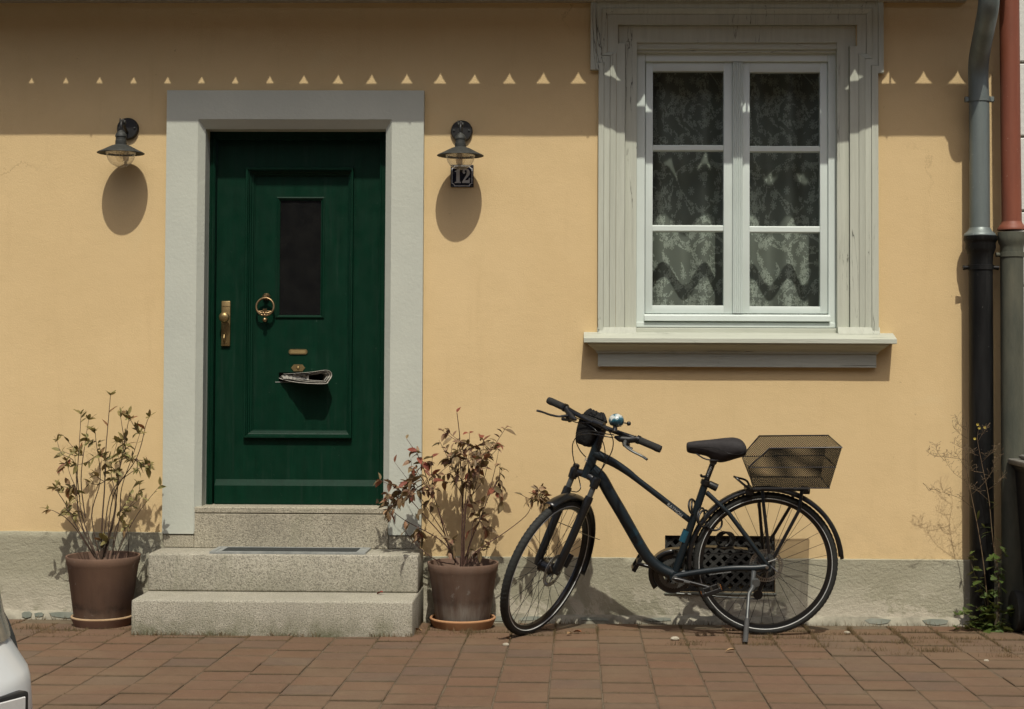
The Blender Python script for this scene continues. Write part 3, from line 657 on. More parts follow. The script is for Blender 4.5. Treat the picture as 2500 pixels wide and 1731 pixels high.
hx2 = rc(1553.5, 121, 2044, 129, 0.045); MB().bbox(hx2[0]-0.002, hx2[1]+0.002, 0.042, 0.12, hx2[2], hx2[3]-0.0005, 0.003).build('head_bead', WOODH, ws, 20)
sb = rc(1552, 801, 2045, 816, 0.03); MB().bbox(sb[0], sb[1], 0.028, 0.12, sb[2]-0.02, sb[3], 0.003).build('sub_sill', WOODH, ws, 20)
# little blocks at the foot of the surround
for (a, b_) in ((1458.5, 1553), (2045, 2147)):
    q = rc(a, 799, b_, 814, -0.02); g = MB(); g.prism([(-0.029, q[3]-0.006), (-0.040, q[2]-0.004), (0.06, q[2]-0.004), (0.06, q[3]), (-0.026, q[3])], 0, q[0], q[1]).build('foot_block', WOOD, ws, 20)
# sill: sloping slab, cove and fascia
sx0, sx1 = at(1425.5, 828, -0.12).x, at(2190, 834, -0.12).x
zf = at(1800, 827, -0.12).z; zfb = at(1800, 837, -0.12).z; zbk = at(1800, 812, -0.03).z
g = MB(); g.prism([(-0.120, zf), (-0.120, zfb), (-0.112, zfb-0.002), (0.02, zfb-0.002), (0.05, zbk), (-0.02, zbk)], 0, sx0, sx1)
sill = g.build('window_sill', WOODH, house, 20)
ux0, ux1 = at(1460, 880, -0.03).x, at(2139, 885, -0.03).x
cz1 = at(1800, 863, -0.03).z; cz2 = at(1800, 896, -0.03).z
prof = [(-0.104, zfb-0.0025), (-0.100, zfb-0.010), (-0.088, zfb-0.018), (-0.066, zfb-0.030), (-0.050, zfb-0.040), (-0.044, zfb-0.048), (-0.044, cz1), (-0.034, cz1-0.002), (-0.034, cz2), (0.01, cz2)]
g = MB(); vs = []
for (y, z) in prof:
    k = max(0.0, (-y-0.034)); vs += [(ux0-k*0.75, y, z), (ux1+k*0.75, y, z)]
fs = [(2*i, 2*i+1, 2*i+3, 2*i+2) for i in range(len(prof)-1)]
for sd_ in (0, 1):
    n_ = len(vs); base = vs[sd_::2]; 
    for (x, y, z) in base: vs.append((x, 0.01, z))
    fs += [(2*i+sd_, 2*i+2+sd_, n_+i+1, n_+i) for i in range(len(prof)-1)]
g.add(vs, fs).build('sill_moulding', WOODH, sill, 20)
# ---------------------------------------------------------------- the white casement window
fr = rc(1553.5, 129, 2044.5, 800, 0.07)
wf = MB()
a0, a1, b0, b1 = fr
fi = rc(1574.5, 150.5, 2022, 787, 0.07)
wf.bbox(a0, fi[0], 0.066, 0.14, b0, b1, 0.003); wf.bbox(fi[1], a1, 0.066, 0.14, b0, b1, 0.003)
wf.bbox(fi[0], fi[1], 0.0665, 0.14, fi[3], b1, 0.003); wf.bbox(a0-0.001, a1+0.001, 0.060, 0.14, b0, fi[2], 0.003)
window = wf.build('window', WHITE, house, 30)
YS = 0.083
for (s0, s1, gx0, gx1, dy) in ((1575.5, 1789, 1593.5, 1766.5, 0), (1812, 2021, 1830.5, 2002, 2.5)):
    S = rc(s0, 151.5, s1, 765.5, YS); G = rc(gx0, 174+dy, gx1, 745.5+dy, YS)
    m_ = MB(); sh = lambda *a: m_.bbox(*a, 0.0035, 2)
    sh(S[0], G[0], YS, 0.13, S[2], S[3]); sh(G[1], S[1], YS, 0.13, S[2], S[3]); sh(G[0]-.003, G[1]+.003, YS+0.0005, 0.13, G[3], S[3]); sh(G[0]-.003, G[1]+.003, YS+0.0005, 0.13, S[2], G[2])
    sash = m_.build('sash', WHITE, window, 30)
    bars = []
    for (t, b_) in ((353.5, 369), (549.5, 566)):
        q = rc(gx0, t+dy, gx1, b_+dy, YS+0.005); bars.append((q[2], q[3])); z0, z1 = q[2], q[3]; mz = (z0+z1)/2
        g = MB(); g.prism([(0.096, z0), (0.089, z0+0.006), (0.089, z1-0.006), (0.096, z1), (0.122, z1), (0.122, z0)], 0, G[0]-0.004, G[1]+0.004).build('glazing_bar', WHITE, window, 20)
    zz = [G[2], bars[1][0], bars[1][1], bars[0][0], bars[0][1], G[3]]
    for k in range(3): MB().box(G[0]-0.003, G[1]+0.003, 0.1065, 0.1105, zz[2*k]-0.003, zz[2*k+1]+0.003).build('pane', GLASS, window, 0)
q = rc(1789, 152, 1813, 765, 0.07); g = MB(); n_ = 5                     # fluted meeting strip
pr = [(q[0], 0.10), (q[0], 0.072)]
wd = (q[1]-q[0])/n_
for k in range(n_):
    x = q[0]+k*wd; pr += [(x+0.0015, 0.0655), (x+wd*0.5, 0.063), (x+wd-0.0015, 0.0655), (x+wd, 0.070)]
pr += [(q[1], 0.10)]
g.prism(pr, 2, q[2], q[3]).build('meeting_strip', WHITE, window, 20)
q = rc(1573, 767, 2026, 784.5, 0.06); g = MB(); g.prism([(0.050, q[3]-0.004), (0.045, q[3]-0.010), (0.045, q[2]+0.002), (0.050, q[2]), (0.085, q[2]), (0.085, q[3])], 0, q[0], q[1]).build('drip_rail', WHITE, window, 20)
MB().box(fi[0], fi[1], 0.075, 0.13, fi[2]-0.001, at(1800, 770, .08).z).build('bottom_rail', WHITE, window, 0)
# lace curtains
def curtain(p0, p1, amp, waves, ph, label):
    x0, x1 = at(p0, 450, 0.27).x, at(p1, 450, 0.27).x; zt_, zb_ = at(1800, 118, 0.27).z, at(1800, 772, 0.27).z
    nx, nz_ = 110, 24; g = MB(); uvs = []
    for j in range(nz_+1):
        for i in range(nx+1):
            u = i/nx; v = j/nz_; x = x0+(x1-x0)*u
            y = 0.272+amp*(0.65+0.35*v)*math.sin(waves*2*PI*u+ph+0.22*math.sin(2.3*u*PI+ph)+0.25*math.sin(v*2.1))
            g.v.append(Vector((x, y, zt_+(zb_-zt_)*v))); uvs.append((u*(x1-x0)*1.5, v*(zt_-zb_)))
    g.f = [(j*(nx+1)+i, j*(nx+1)+i+1, (j+1)*(nx+1)+i+1, (j+1)*(nx+1)+i) for j in range(nz_) for i in range(nx)]
    me = bpy.data.meshes.new('lace_curtain'); me.from_pydata(g.v, [], g.f); me.shade_smooth(); ul = me.uv_layers.new()
    for l in me.loops: ul.data[l.index].uv = uvs[l.vertex_index]
    me.materials.append(LACE); o = bpy.data.objects.new('lace_curtain', me); COL.objects.link(o)
    return tag(o, label, 'curtain', 'lace curtains inside the window')
curtain(1566, 1801, 0.039, 2.45, 0.9, 'white floral lace curtain behind the left casement of the window')
curtain(1797, 2034, 0.037, 2.6, 2.1, 'white floral lace curtain behind the right casement of the window')
# ---------------------------------------------------------------- cornice, roof edge, gutter (above the picture: they cast the eave shadow)
XL, XR = -4.6, 2.055
MB().prism([(0.05, 3.7), (0.02, 3.128), (-0.050, 3.128), (-0.058, 3.142), (-0.075, 3.168), (-0.13, 3.20), (-0.20, 3.275), (-0.31, 3.352), (-0.335, 3.40)], 0, XL, 1.93).build('cornice', CORNICE, house, 20)
roof = MB(); roof.prism([(-0.345, 3.372), (-0.338, 3.355), (3.2, 6.9), (3.2, 6.95)], 0, XL, XR)
roof = roof.build('roof', TILE, house, 0)
s2 = math.sqrt(0.5); pitch = 0.1735
xa = at(244, 182, 0).x+0.125*0.36
tm = MB(); R_, A_ = 0.111, pitch/2-0.0004; base = math.sqrt(R_*R_-A_*A_)
arc = [(-A_+2*A_*k/12) for k in range(13)]
pl = [(x, math.sqrt(R_*R_-x*x)-base) for x in arc]
poly = [(-A_, -0.34)]+pl+[(A_, -0.34)]
tm.prism(poly, 2, 0.0, 0.014)
t0 = tm.build('roof_tile', TILE, None, 20); tdata = t0.data; bpy.data.objects.remove(t0)
k = -14
while True:
    xc = xa+k*pitch+pitch/2
    if xc > XR+0.02: break
    zc_ = 2.718+min(0.064, 0.034+0.0105*(xc+2.4))+0.011*noise.noise(Vector((xc*7.3, 1.5, 1)))+1.57*0.36
    o = bpy.data.objects.new('roof_tile', tdata); COL.objects.link(o); o.parent = roof
    o.matrix_local = Matrix.Translation(Vector((xc, -0.36, zc_))-ORG['yellow_house']) @ Matrix.Rotation(0.03*noise.noise(Vector((xc*11, 4.2, 2))), 4, 'Y') @ Matrix(((1, 0, 0, 0), (0, -s2, -s2, 0), (0, -s2, s2, 0), (0, 0, 0, 1)))
    k += 1
gr, gy, gz = 0.0765, -0.42, 3.2575
g = MB(); n_ = 20; xsn = cuts(XL, XR, [], 0.15); vs = []
for x in xsn:
    dz_ = 0.0035*noise.noise(Vector((x*0.9, 7, 3)))
    for t in range(n_+1):
        a = PI+PI*t/n_; vs.append((x, gy+gr*math.cos(a), gz+dz_+gr*math.sin(a)))
fs = [(i*(n_+1)+t, i*(n_+1)+t+1, (i+1)*(n_+1)+t+1, (i+1)*(n_+1)+t) for i in range(len(xsn)-1) for t in range(n_)]
fs += [tuple((len(xsn)-1)*(n_+1)+t for t in range(n_+1)), tuple(t for t in range(n_+1))]
gutter = g.add(vs, fs).build('gutter', ZINC, house, 40)
MB().tube([(x, gy-gr-0.006, gz+0.0035*noise.noise(Vector((x*0.9, 7, 3)))-0.004) for x in xsn], 0.007, 8).build('gutter_bead', ZINC, gutter, 40)
for x in (-4.1, -3.3, -2.42, -1.6, -0.8, 0.1, 0.9, 1.6):
    MB().tube([(x, -0.33, gz+0.03)]+[(x, gy+(gr+0.004)*math.cos(PI*2-PI*t/10), gz+(gr+0.004)*math.sin(PI*2-PI*t/10)) for t in range(11)], 0.005, 6).build('gutter_bracket', ZINC, gutter, 30)
# ================================================================ STONE STEPS
steps = thing('stone_steps', (-1.43, -0.3, zg(0, -.3)), 'speckled granite steps climbing to the green front door', 'steps')
MB().bbox(SX0, SX1, -0.54, 0.0, -0.06, 0.193, 0.011, 3).build('step', GRANITE, steps, 40)
MB().bbox(SX0+0.003, SX1-0.003, -0.27, 0.0, 0.1935, 0.3755, 0.010, 3).build('step', GRANITE, steps, 40)
th = rc(473.5, 1254.5, 947, 1335, -0.037)
MB().bbox(th[0], th[1], -0.036, 0.10, 0.376, th[2]+(th[3]-th[2])-0.001, 0.003).build('threshold_riser', GRANITE_UP, steps, 30)
MB().bbox(th[0], th[1], -0.0385, 0.20, th[3]+0.0015, thr_z, 0.004).build('threshold', GRANITE_UP, steps, 30)
q = rc(397.5, 1303.5, 472.5, 1336, -0.037); MB().bbox(q[0], q[1], -0.034, 0.02, 0.376, so0[0][1]-0.003, 0.004).build('pilaster_base', GRANITE_UP, steps, 30)
q = rc(948, 1311, 1024, 1341, -0.037); MB().bbox(q[0], q[1], -0.034, 0.02, 0.376, so0[0][1]-0.003, 0.004).build('pilaster_base', GRANITE_UP, steps, 30)
# ================================================================ FOOT MAT
mx0, mx1 = at(511, 1352, -0.262).x, at(892, 1355, -0.262).x
mat_o = thing('foot_mat', ((mx0+mx1)/2, -0.16, 0.3755), 'dark foot mat in grey metal frame lying on the upper stone step', 'doormat')
MATF = simple('mat_frame_metal', (0.36, 0.38, 0.36), (0.24, 0.26, 0.25), 30, 0.5, metal=0.3); MATD = simple('dark_mat', (0.028, 0.032, 0.03), (0.05, 0.055, 0.05), 90, 0.9, bmp=0.8, bscale=160)
g = MB(); y0, y1, z0, z1 = -0.262, -0.055, 0.376, 0.386; t = 0.022
g.box(mx0, mx1, y0, y0+t, z0, z1); g.box(mx0, mx1, y1-t, y1, z0, z1); g.box(mx0, mx0+t, y0+t, y1-t, z0, z1); g.box(mx1-t, mx1, y0+t, y1-t, z0, z1)
g.build('mat_frame', MATF, mat_o, 0)
for k in range(11):
    yy = y0+t+0.004+k*(y1-y0-2*t-0.008)/10; MB().box(mx0+t+0.03, mx1-t-0.03, yy-0.005, yy+0.005, z0+0.001, z1-0.001).build('mat_strip', MATD, mat_o, 0)
MB().box(mx0+t, mx1-t, y0+t, y1-t, z0, z0+0.003).build('mat_base', MATD, mat_o, 0)
for k in range(14):
    xx = mx0+t+0.006+k*0.0; 
for sx in (mx0+t, mx1-t-0.028): MB().box(sx+0.001, sx+0.027, y0+t+.002, y1-t-.002, z0, z1-0.0015).build('mat_ribbed_end', MATF, mat_o, 0)
# ================================================================ NEIGHBOUR AND PIPES
nb = thing('neighbour_house', (X_END+0.8, 0, 0), 'white house with wide block joints at the right edge of the picture', 'house')
NW = simple('white_render', (0.62, 0.635, 0.59), (0.54, 0.555, 0.52), 4, 0.85, bmp=0.6, bscale=45)
NJ = simple('grey_joint', (0.30, 0.29, 0.25), (0.22, 0.21, 0.18), 12, 0.95)
MB().box(X_END+0.002, X_END+3.2, 0.010, 0.3, -0.05, 7.0).build('wall', NJ, nb, 0)
jz = at(2495, 334, 0).z; ph = at(2495, 153, 0).z-jz
for k in range(-7, 10):
    z0, z1 = jz+k*ph+0.006, jz+(k+1)*ph-0.006; x = X_END+0.003
    if z1 < 0.02: continue
    for L in ((0.62, 0.9, 0.9, 0.7) if k % 2 else (0.3, 0.9, 0.9, 0.9)):
        MB().bbox(x, x+L-0.012, -0.004, 0.02, max(z0, 0.0), z1, 0.005).build('block', NW, nb, 30); x += L
def round_path(pts, r, n=8):
    pts = [Vector(p) for p in pts]; out = [pts[0]]
    for i in range(1, len(pts)-1):
        a = (pts[i-1]-pts[i]); b = (pts[i+1]-pts[i]); d = min(r, a.length*0.49, b.length*0.49)
        p, q = pts[i]+a.normalized()*d, pts[i]+b.normalized()*d
        for k in range(n+1):
            t = k/n; out.append(p*(1-t)**2+pts[i]*2*t*(1-t)+q*t*t)
    return out+[pts[-1]]
cx1 = at(2391.5, 470, -0.10).x; cx2 = at(2397.5, 1100, -0.10).x
dp = thing('downpipe', (cx2, -0.10, zg(0, -.1)), 'zinc downpipe with swan neck running into a black cast iron standpipe', 'downpipe')
zcol = at(2391, 566, -0.10).z; zcl = at(2384, 243, -0.10).z
top = at(2411, 0, -0.38)
MB().tube(round_path([(top.x, -0.42, 3.20), (top.x, -0.415, 3.03), (at(2386, 150, -.1).x, -0.105, 2.80), (cx1, -0.10, 2.62), (cx1, -0.10, zcol)], 0.15), 0.0495, 28).build('zinc_pipe', ZINC, dp, 60)
MB().lathe([(0.052, 0.03), (0.075, 0.07), (0.076, 0.12), (0.0, 0.12)], (top.x, -0.42, 3.11), (0, 0, 1), 24).build('gutter_outlet', ZINC, dp, 40)
for zz in (zcl,):
    g = MB(); g.lathe([(0.050, -0.012), (0.054, -0.012), (0.055, 0.012), (0.050, 0.012)], (cx1, -0.10, zz), (0, 0, 1), 28)
    for s in (-1, 1): g.bbox(cx1+s*0.052, cx1+s*0.072, -0.112, -0.088, zz-0.013, zz+0.013, 0.003)
    g.tube([(cx1+0.06, -0.1, zz), (cx1+0.06, 0.01, zz)], 0.006, 8); g.build('pipe_clamp', ZINC, dp, 40)
g = MB(); g.lathe([(0.050, 0.035), (0.054, 0.028), (0.058, 0.02), (0.074, 0.006), (0.078, 0.0), (0.078, -0.006), (0.05, -0.007)], (cx1, -0.10, zcol-0.015), (0, 0, 1), 30); g.build('zinc_collar', ZINC, dp, 40)
zb = at(2393, 576, -0.10).z
L = lambda y: at(2395, y, -0.10).z-zb
g = MB(); g.lathe([(0.0, 0.0), (0.066, 0.0), (0.080, -0.001), (0.0815, L(586)), (0.076, L(590)), (0.073, L(594)), (0.074, L(606)), (0.068, L(614)), (0.0605, L(622)), (0.0585, L(640)), (0.0585, -zb-0.05), (0, -zb-0.05)], (cx2-0.003, -0.10, zb), (0, 0, 1), 32); g.build('cast_iron_standpipe', CASTBLACK, dp, 40)
zz = at(2395, 653, -0.1).z; g = MB(); g.lathe([(0.058, -0.013), (0.063, -0.012), (0.063, 0.012), (0.058, 0.013)], (cx2-0.003, -0.10, zz), (0, 0, 1), 28)
for s in (-1, 1): g.tube([(cx2-0.003+s*0.06, -0.1, zz), (cx2-0.003+s*0.088, -0.1, zz-0.002)], [0.009, 0.012], 10)
g.tube([(cx2+0.055, -0.1, zz), (cx2+0.055, 0.01, zz)], 0.006, 8); g.build('standpipe_clamp', CASTBLACK, dp, 40)
rx1 = at(2467, 300, -0.11).x; rx2 = at(2472, 1000, -0.11).x
rp = thing('downpipe', (rx2, -0.11, zg(0, -.1)), 'red painted downpipe on a weathered greenish standpipe at the house corner', 'downpipe')
zr = at(2470, 556, -0.11).z
MB().tube([(rx1-0.006, -0.11, 3.7), (rx1, -0.11, 2.4), (rx1+0.004, -0.11, zr)], 0.0485, 28).build('red_pipe', REDPIPE, rp, 60)
g = MB(); g.lathe([(0.0485, 0.03), (0.052, 0.02), (0.062, 0.008), (0.070, -0.004), (0.070, -0.012), (0.05, -0.013)], (rx1+0.004, -0.11, zr), (0, 0, 1), 30); g.build('red_collar', REDPIPE, rp, 40)
g = MB(); zb = zr-0.022; L = lambda y: at(2470, y, -0.11).z-zb
g.lathe([(0, 0), (0.068, 0), (0.069, L(580)), (0.066, L(592)), (0.058, L(600)), (0.056, L(608)), (0.056, -zb-0.05), (0, -zb-0.05)], (rx2, -0.11, zb), (0, 0, 1), 32); g.build('cast_iron_standpipe', CASTGREY, rp, 40)
zz = at(2470, 622, -0.11).z; g = MB(); g.lathe([(0.056, -0.012), (0.0605, -0.011), (0.0605, 0.011), (0.056, 0.012)], (rx2, -0.11, zz), (0, 0, 1), 28)
g.tube([(rx2-0.058, -0.11, zz), (rx2-0.078, -0.11, zz)], [0.010, 0.012], 10); g.build('standpipe_clamp', CASTGREY, rp, 40)
# ================================================================ WALL LAMPS
LAMPM = simple('lamp_grey_metal', (0.024, 0.026, 0.023), (0.046, 0.048, 0.042), 60, 0.6, bmp=0.25, bscale=240, spec=0.4)
LAMPB = simple('lamp_black_metal', (0.010, 0.010, 0.010), (0.016, 0.016, 0.015), 60, 0.5, spec=0.4)
BULB = glass_material('bulb_glass', (0.95, 0.94, 0.92), 0.9, 1.3, 0.05)
def wall_lamp(pr, prim, ptop, q, label):
    rose = at(pr[0], pr[1], 0); c = at(prim[0], prim[1], -q); zt_ = at(ptop[0], ptop[1], -q).z
    o = thing('wall_lamp', (rose.x, 0, rose.z), label, 'lamp', 'wall lamps beside the door')
    MB().lathe([(0.0545, 0.004), (0.0555, -0.006), (0.054, -0.018), (0.050, -0.023), (0.0, -0.024)], (rose.x, 0, rose.z), (0, 1, 0), 40).build('wall_rose', LAMPB, o, 40)
    for s in (-1, 1): MB().lathe([(0.005, 0.0), (0.0045, -0.008), (0.0, -0.010)], (rose.x+s*0.038, -0.02, rose.z+0.002), (0, 1, 0), 12).build('screw', LAMPM, o, 40)
    h = zt_-c.z                                                        # shade height
    ztop = zt_+0.072
    p0 = Vector((rose.x, -0.02, rose.z-0.02)); pj = Vector(((rose.x+c.x*3)/4, -q*0.75, ztop+0.045))
    pend = Vector((c.x, -q, ztop))
    MB().tube(smooth_path([p0, p0+Vector((0, -0.03, 0.01)), Vector(((rose.x+c.x)/2, -q*0.55, ztop+0.03)), Vector(((rose.x+c.x*4)/5, -q*0.85, ztop+0.048)), pend+Vector((0, 0, 0.028)), pend], 5), 0.0075, 10).build('arm', LAMPB, o, 50)
    g = MB(); g.bbox(pj.x-0.008, pj.x+0.008, pj.y-0.012, pj.y+0.012, pj.z-0.020, pj.z+0.016, 0.006, 2)
    g.lathe([(0.009, -0.014), (0.011, -0.012), (0.011, 0.012), (0.009, 0.014)], (pj.x, pj.y, pj.z), (1, 0, 0), 16)
    g.bbox(pj.x-0.018, pj.x-0.012, pj.y-0.004, pj.y+0.004, pj.z-0.004, pj.z+0.022, 0.003); g.build('swivel_joint', LAMPM, o, 40)
    g = MB(); g.lathe([(0.0, ztop-c.z+0.004), (0.006, ztop-c.z+0.003), (0.008, ztop-c.z-0.002), (0.018, ztop-c.z-0.010), (0.026, ztop-c.z-0.020), (0.0285, ztop-c.z-0.028), (0.0285, ztop-c.z-0.033), (0.0255, ztop-c.z-0.034), (0.0255, h+0.022), (0.0275, h+0.020), (0.0275, h+0.0), (0.026, h-0.006)], (c.x, -q, c.z), (0, 0, 1), 36).build('socket_cap', LAMPM, o, 40)
    g = MB(); g.lathe([(0.020, h+0.002), (0.028, h), (0.045, h-0.006), (0.065, h-0.016), (0.088, h-0.028), (0.108, h-0.037), (0.1150, h-0.041), (0.1160, h-0.043), (0.1145, h-0.0445), (0.106, h-0.040), (0.086, h-0.031), (0.064, h-0.020), (0.044, h-0.010), (0.026, h-0.004), (0.02, h-0.004)], (c.x, -q, c.z), (0, 0, 1), 56).build('shade', LAMPM, o, 40)
    R = 0.0695; z0 = h-0.0455
    g = MB(); pr_ = [(R+0.004, z0+0.006), (R+0.004, z0), (R, z0-0.002)]+[(R*math.cos(a), z0-0.002-0.066*math.sin(a)) for a in [PI/2*k/12 for k in range(1, 12)]]+[(0.0, z0-0.068)]
    g.lathe(pr_, (c.x, -q, c.z), (0, 0, 1), 48).build('glass_bowl', BULBGLASS, o, 60)
    b = MB(); b.lathe([(0.012, h-0.006), (0.013, h-0.02), (0.020, h-0.034), (0.0265, h-0.052), (0.0265, h-0.062), (0.020, h-0.078), (0.010, h-0.086), (0.0, h-0.088)], (c.x, -q, c.z), (0, 0, 1), 28).build('bulb', BULB, o, 60)
    f = MB()
    for s in (-1, 1): f.tube([(c.x+s*0.004, -q, c.z+h-0.02), (c.x+s*0.006, -q, c.z+h-0.055), (c.x+s*0.002, -q, c.z+h-0.07)], 0.0011, 6)
    f.lathe([(0.008, h-0.01), (0.006, h-0.034), (0.0, h-0.036)], (c.x, -q, c.z), (0, 0, 1), 12)
    f.build('filament_stem', simple('filament', (0.32, 0.28, 0.2), (0.26, 0.22, 0.15), 30, 0.5), o, 40)
wall_lamp((313.5, 315), (295, 371.5), (295, 353), 0.14, 'grey metal shade lamp with clear bowl, left of the green door, its arm turned sideways')
wall_lamp((1127.5, 321), (1124, 378), (1124, 359), 0.15, 'grey metal shade lamp with clear bowl above the house number')
# ================================================================ HOUSE NUMBER
hn = rc(1100, 402, 1156, 457, -0.008)
hno = thing('house_number_sign', ((hn[0]+hn[1])/2, 0, hn[2]), 'dark blue enamel house number plate reading 12', 'sign')
hc = ((hn[0]+hn[1])/2, (hn[2]+hn[3])/2); S_ = (hn[1]-hn[0])
MB().bbox(hn[0], hn[1], -0.009, 0.004, hn[2], hn[3], 0.004, 2).build('plate', ENAMEL, hno, 30)
def P2(u, v): return (hc[0]+u*S_/2, hc[1]+v*S_/2)
def notch(a, r):
    pts = []
    for (cx_, cz_, st_) in ((a, a, PI*1.5), (-a, a, 0.0), (-a, -a, PI*0.5), (a, -a, PI)):
        for k in range(7):
            t = st_-k*(PI/2)/6 if False else None
    cs = [(a, -a), (a, a), (-a, a), (-a, -a)]; an = [(PI, PI/2), (PI*1.5, PI), (0, -PI/2), (PI/2, 0)]
    for (c_, (s0, s1)) in zip(cs, an):
        for k in range(7):
            t = s0+(s1-s0)*k/6; pts.append((c_[0]+r*math.cos(t), c_[1]+r*math.sin(t)))
    return pts
op, ip = notch(0.90, 0.22), notch(0.84, 0.205)
g = MB(); n = len(op)
vs = [(P2(*p)[0], -0.0098, P2(*p)[1]) for p in op]+[(P2(*p)[0], -0.0098, P2(*p)[1]) for p in ip]
g.add(vs, [(i, (i+1) % n, n+(i+1) % n, n+i) for i in range(n)]).build('border_line', ENAMELW, hno, 0)
one = [(-0.62, -0.62), (-0.10, -0.62), (-0.10, -0.53), (-0.20, -0.51), (-0.20, 0.60), (-0.36, 0.60), (-0.42, 0.52), (-0.55, 0.45), (-0.64, 0.44), (-0.64, 0.36), (-0.50, 0.36), (-0.50, -0.51), (-0.62, -0.53)]
two = [(0.02, -0.62), (0.66, -0.62), (0.70, -0.18), (0.62, -0.18), (0.57, -0.34), (0.44, -0.38), (0.26, -0.38), (0.40, -0.20), (0.56, -0.02), (0.66, 0.12), (0.69, 0.28), (0.66, 0.44), (0.56, 0.56), (0.40, 0.62), (0.24, 0.60), (0.11, 0.53), (0.05, 0.42), (0.05, 0.28), (0.11, 0.20), (0.21, 0.19), (0.28, 0.25), (0.27, 0.34), (0.22, 0.39), (0.25, 0.48), (0.33, 0.52), (0.40, 0.47), (0.42, 0.34), (0.40, 0.16), (0.32, -0.02), (0.18, -0.24), (0.02, -0.50)]
for dg in (one, two):
    g = MB(); pts = [P2(*p) for p in dg]; g.add([(p[0], -0.0100, p[1]) for p in pts], [tuple(range(len(pts)))])
    o = g.build('digit', ENAMELW, hno, 0)
    bm = bmesh.new(); bm.from_mesh(o.data); bmesh.ops.triangulate(bm, faces=bm.faces); bm.to_mesh(o.data); bm.free()
for (u, v) in ((0.86, 0.86), (-0.86, 0.86), (0.86, -0.86), (-0.86, -0.86)):
    p = P2(u, v); MB().lathe([(0.004, 0), (0.0035, -0.003), (0, -0.0035)], (p[0], -0.0095, p[1]), (0, 1, 0), 12).build('screw', BLACKMETAL, hno, 40)
# ================================================================ NEWSPAPER IN THE SLOT
def newspaper_material():
    m, nt, b = newmat('newsprint'); setin(b, Roughness=0.9); b.inputs['Specular IOR Level'].default_value = 0.1
    v = posn(nt); big = nz(nt, posn(nt, (1, 1, 2)), 55, 3, 0.5); ln = nd(nt, 'ShaderNodeTexWave', wave_type='BANDS', bands_direction='Z'); setin(ln, Scale=150.0, Distortion=2.0, Detail=2.0); nt.links.new(v, ln.inputs['Vector'])
    c = mixc(nt, ramp(nt, big, [(0.52, 0.0), (0.56, 0.85)]), (0.40, 0.385, 0.335), (0.035, 0.035, 0.033))
    c = mixc(nt, ramp(nt, ln.outputs['Fac'], [(0.45, 0.0), (0.8, 0.35)]), c, (0.14, 0.14, 0.13)); col(nt, b, c); return m
NEWSP = newspaper_material()
PAPER = simple('newsprint_edge', (0.40, 0.385, 0.33), (0.32, 0.30, 0.26), 60, 0.9)
news = thing('newspaper', (at(728, 925, 0.1).x, 0.1, at(728, 932, 0.1).z), 'folded newspaper stuck in the letter slot of the green door', 'newspaper')
def news_z(px, py): p = at(px, py, 0.10); return p.x, p.z
lay = [ # outer to inner sheets: (path of (px,py)), front depth profile is set by x
  [(676, 924), (700, 930), (740, 935), (797, 937), (806, 930), (812.5, 918), (810, 907), (801, 903), (790, 904), (760, 908), (720, 911), (690, 913)],
  [(682, 921), (710, 926), (750, 931), (794, 933), (802, 927), (808, 917), (805, 909), (798, 906.5), (785, 908), (755, 912), (715, 915), (684, 917)],
  [(684, 919), (715, 924), (755, 928), (792, 930), (799, 925), (803, 917), (800, 911), (792, 909.5), (770, 913), (745, 916), (712, 917.5)]]
def yfront(px): return 0.145-0.112*max(0.0, min(1.0, (px-676)/75.0)) if px < 751 else 0.033+0.045*max(0.0, (px-797)/16.0)
for li, lp_ in enumerate(lay):
    g = MB(); sp_ = smooth_path([Vector((p[0], p[1], 0)) for p in lp_], 5); vs = []; n = len(sp_)
    for p in sp_:
        x, z = news_z(p.x, p.y); yf = yfront(p.x)+0.006*li+0.003*math.sin(p.x*0.3+li)
        vs += [(x, yf, z), (min(x, sl[1]-0.004), 0.182, max(min(z, sl[3]-0.003), sl[2]+0.006))]
    g.add(vs, [(2*i, 2*i+1, 2*i+3, 2*i+2) for i in range(n-1)])
    o = g.build('sheet', NEWSP if li == 2 else PAPER, news, 60)
    sm = o.modifiers.new('thickness', 'SOLIDIFY'); sm.thickness = 0.0022
g = MB(); a = news_z(686, 917); b_ = news_z(757, 915); c_ = news_z(757, 927); d_ = news_z(690, 925)
g.add([(a[0], 0.128, a[1]), (b_[0], 0.055, b_[1]), (c_[0], 0.05, c_[1]), (d_[0], 0.12, d_[1])], [(0, 1, 2, 3)]); o = g.build('printed_page', NEWSP, news, 0); sm = o.modifiers.new('thickness', 'SOLIDIFY'); sm.thickness = 0.003
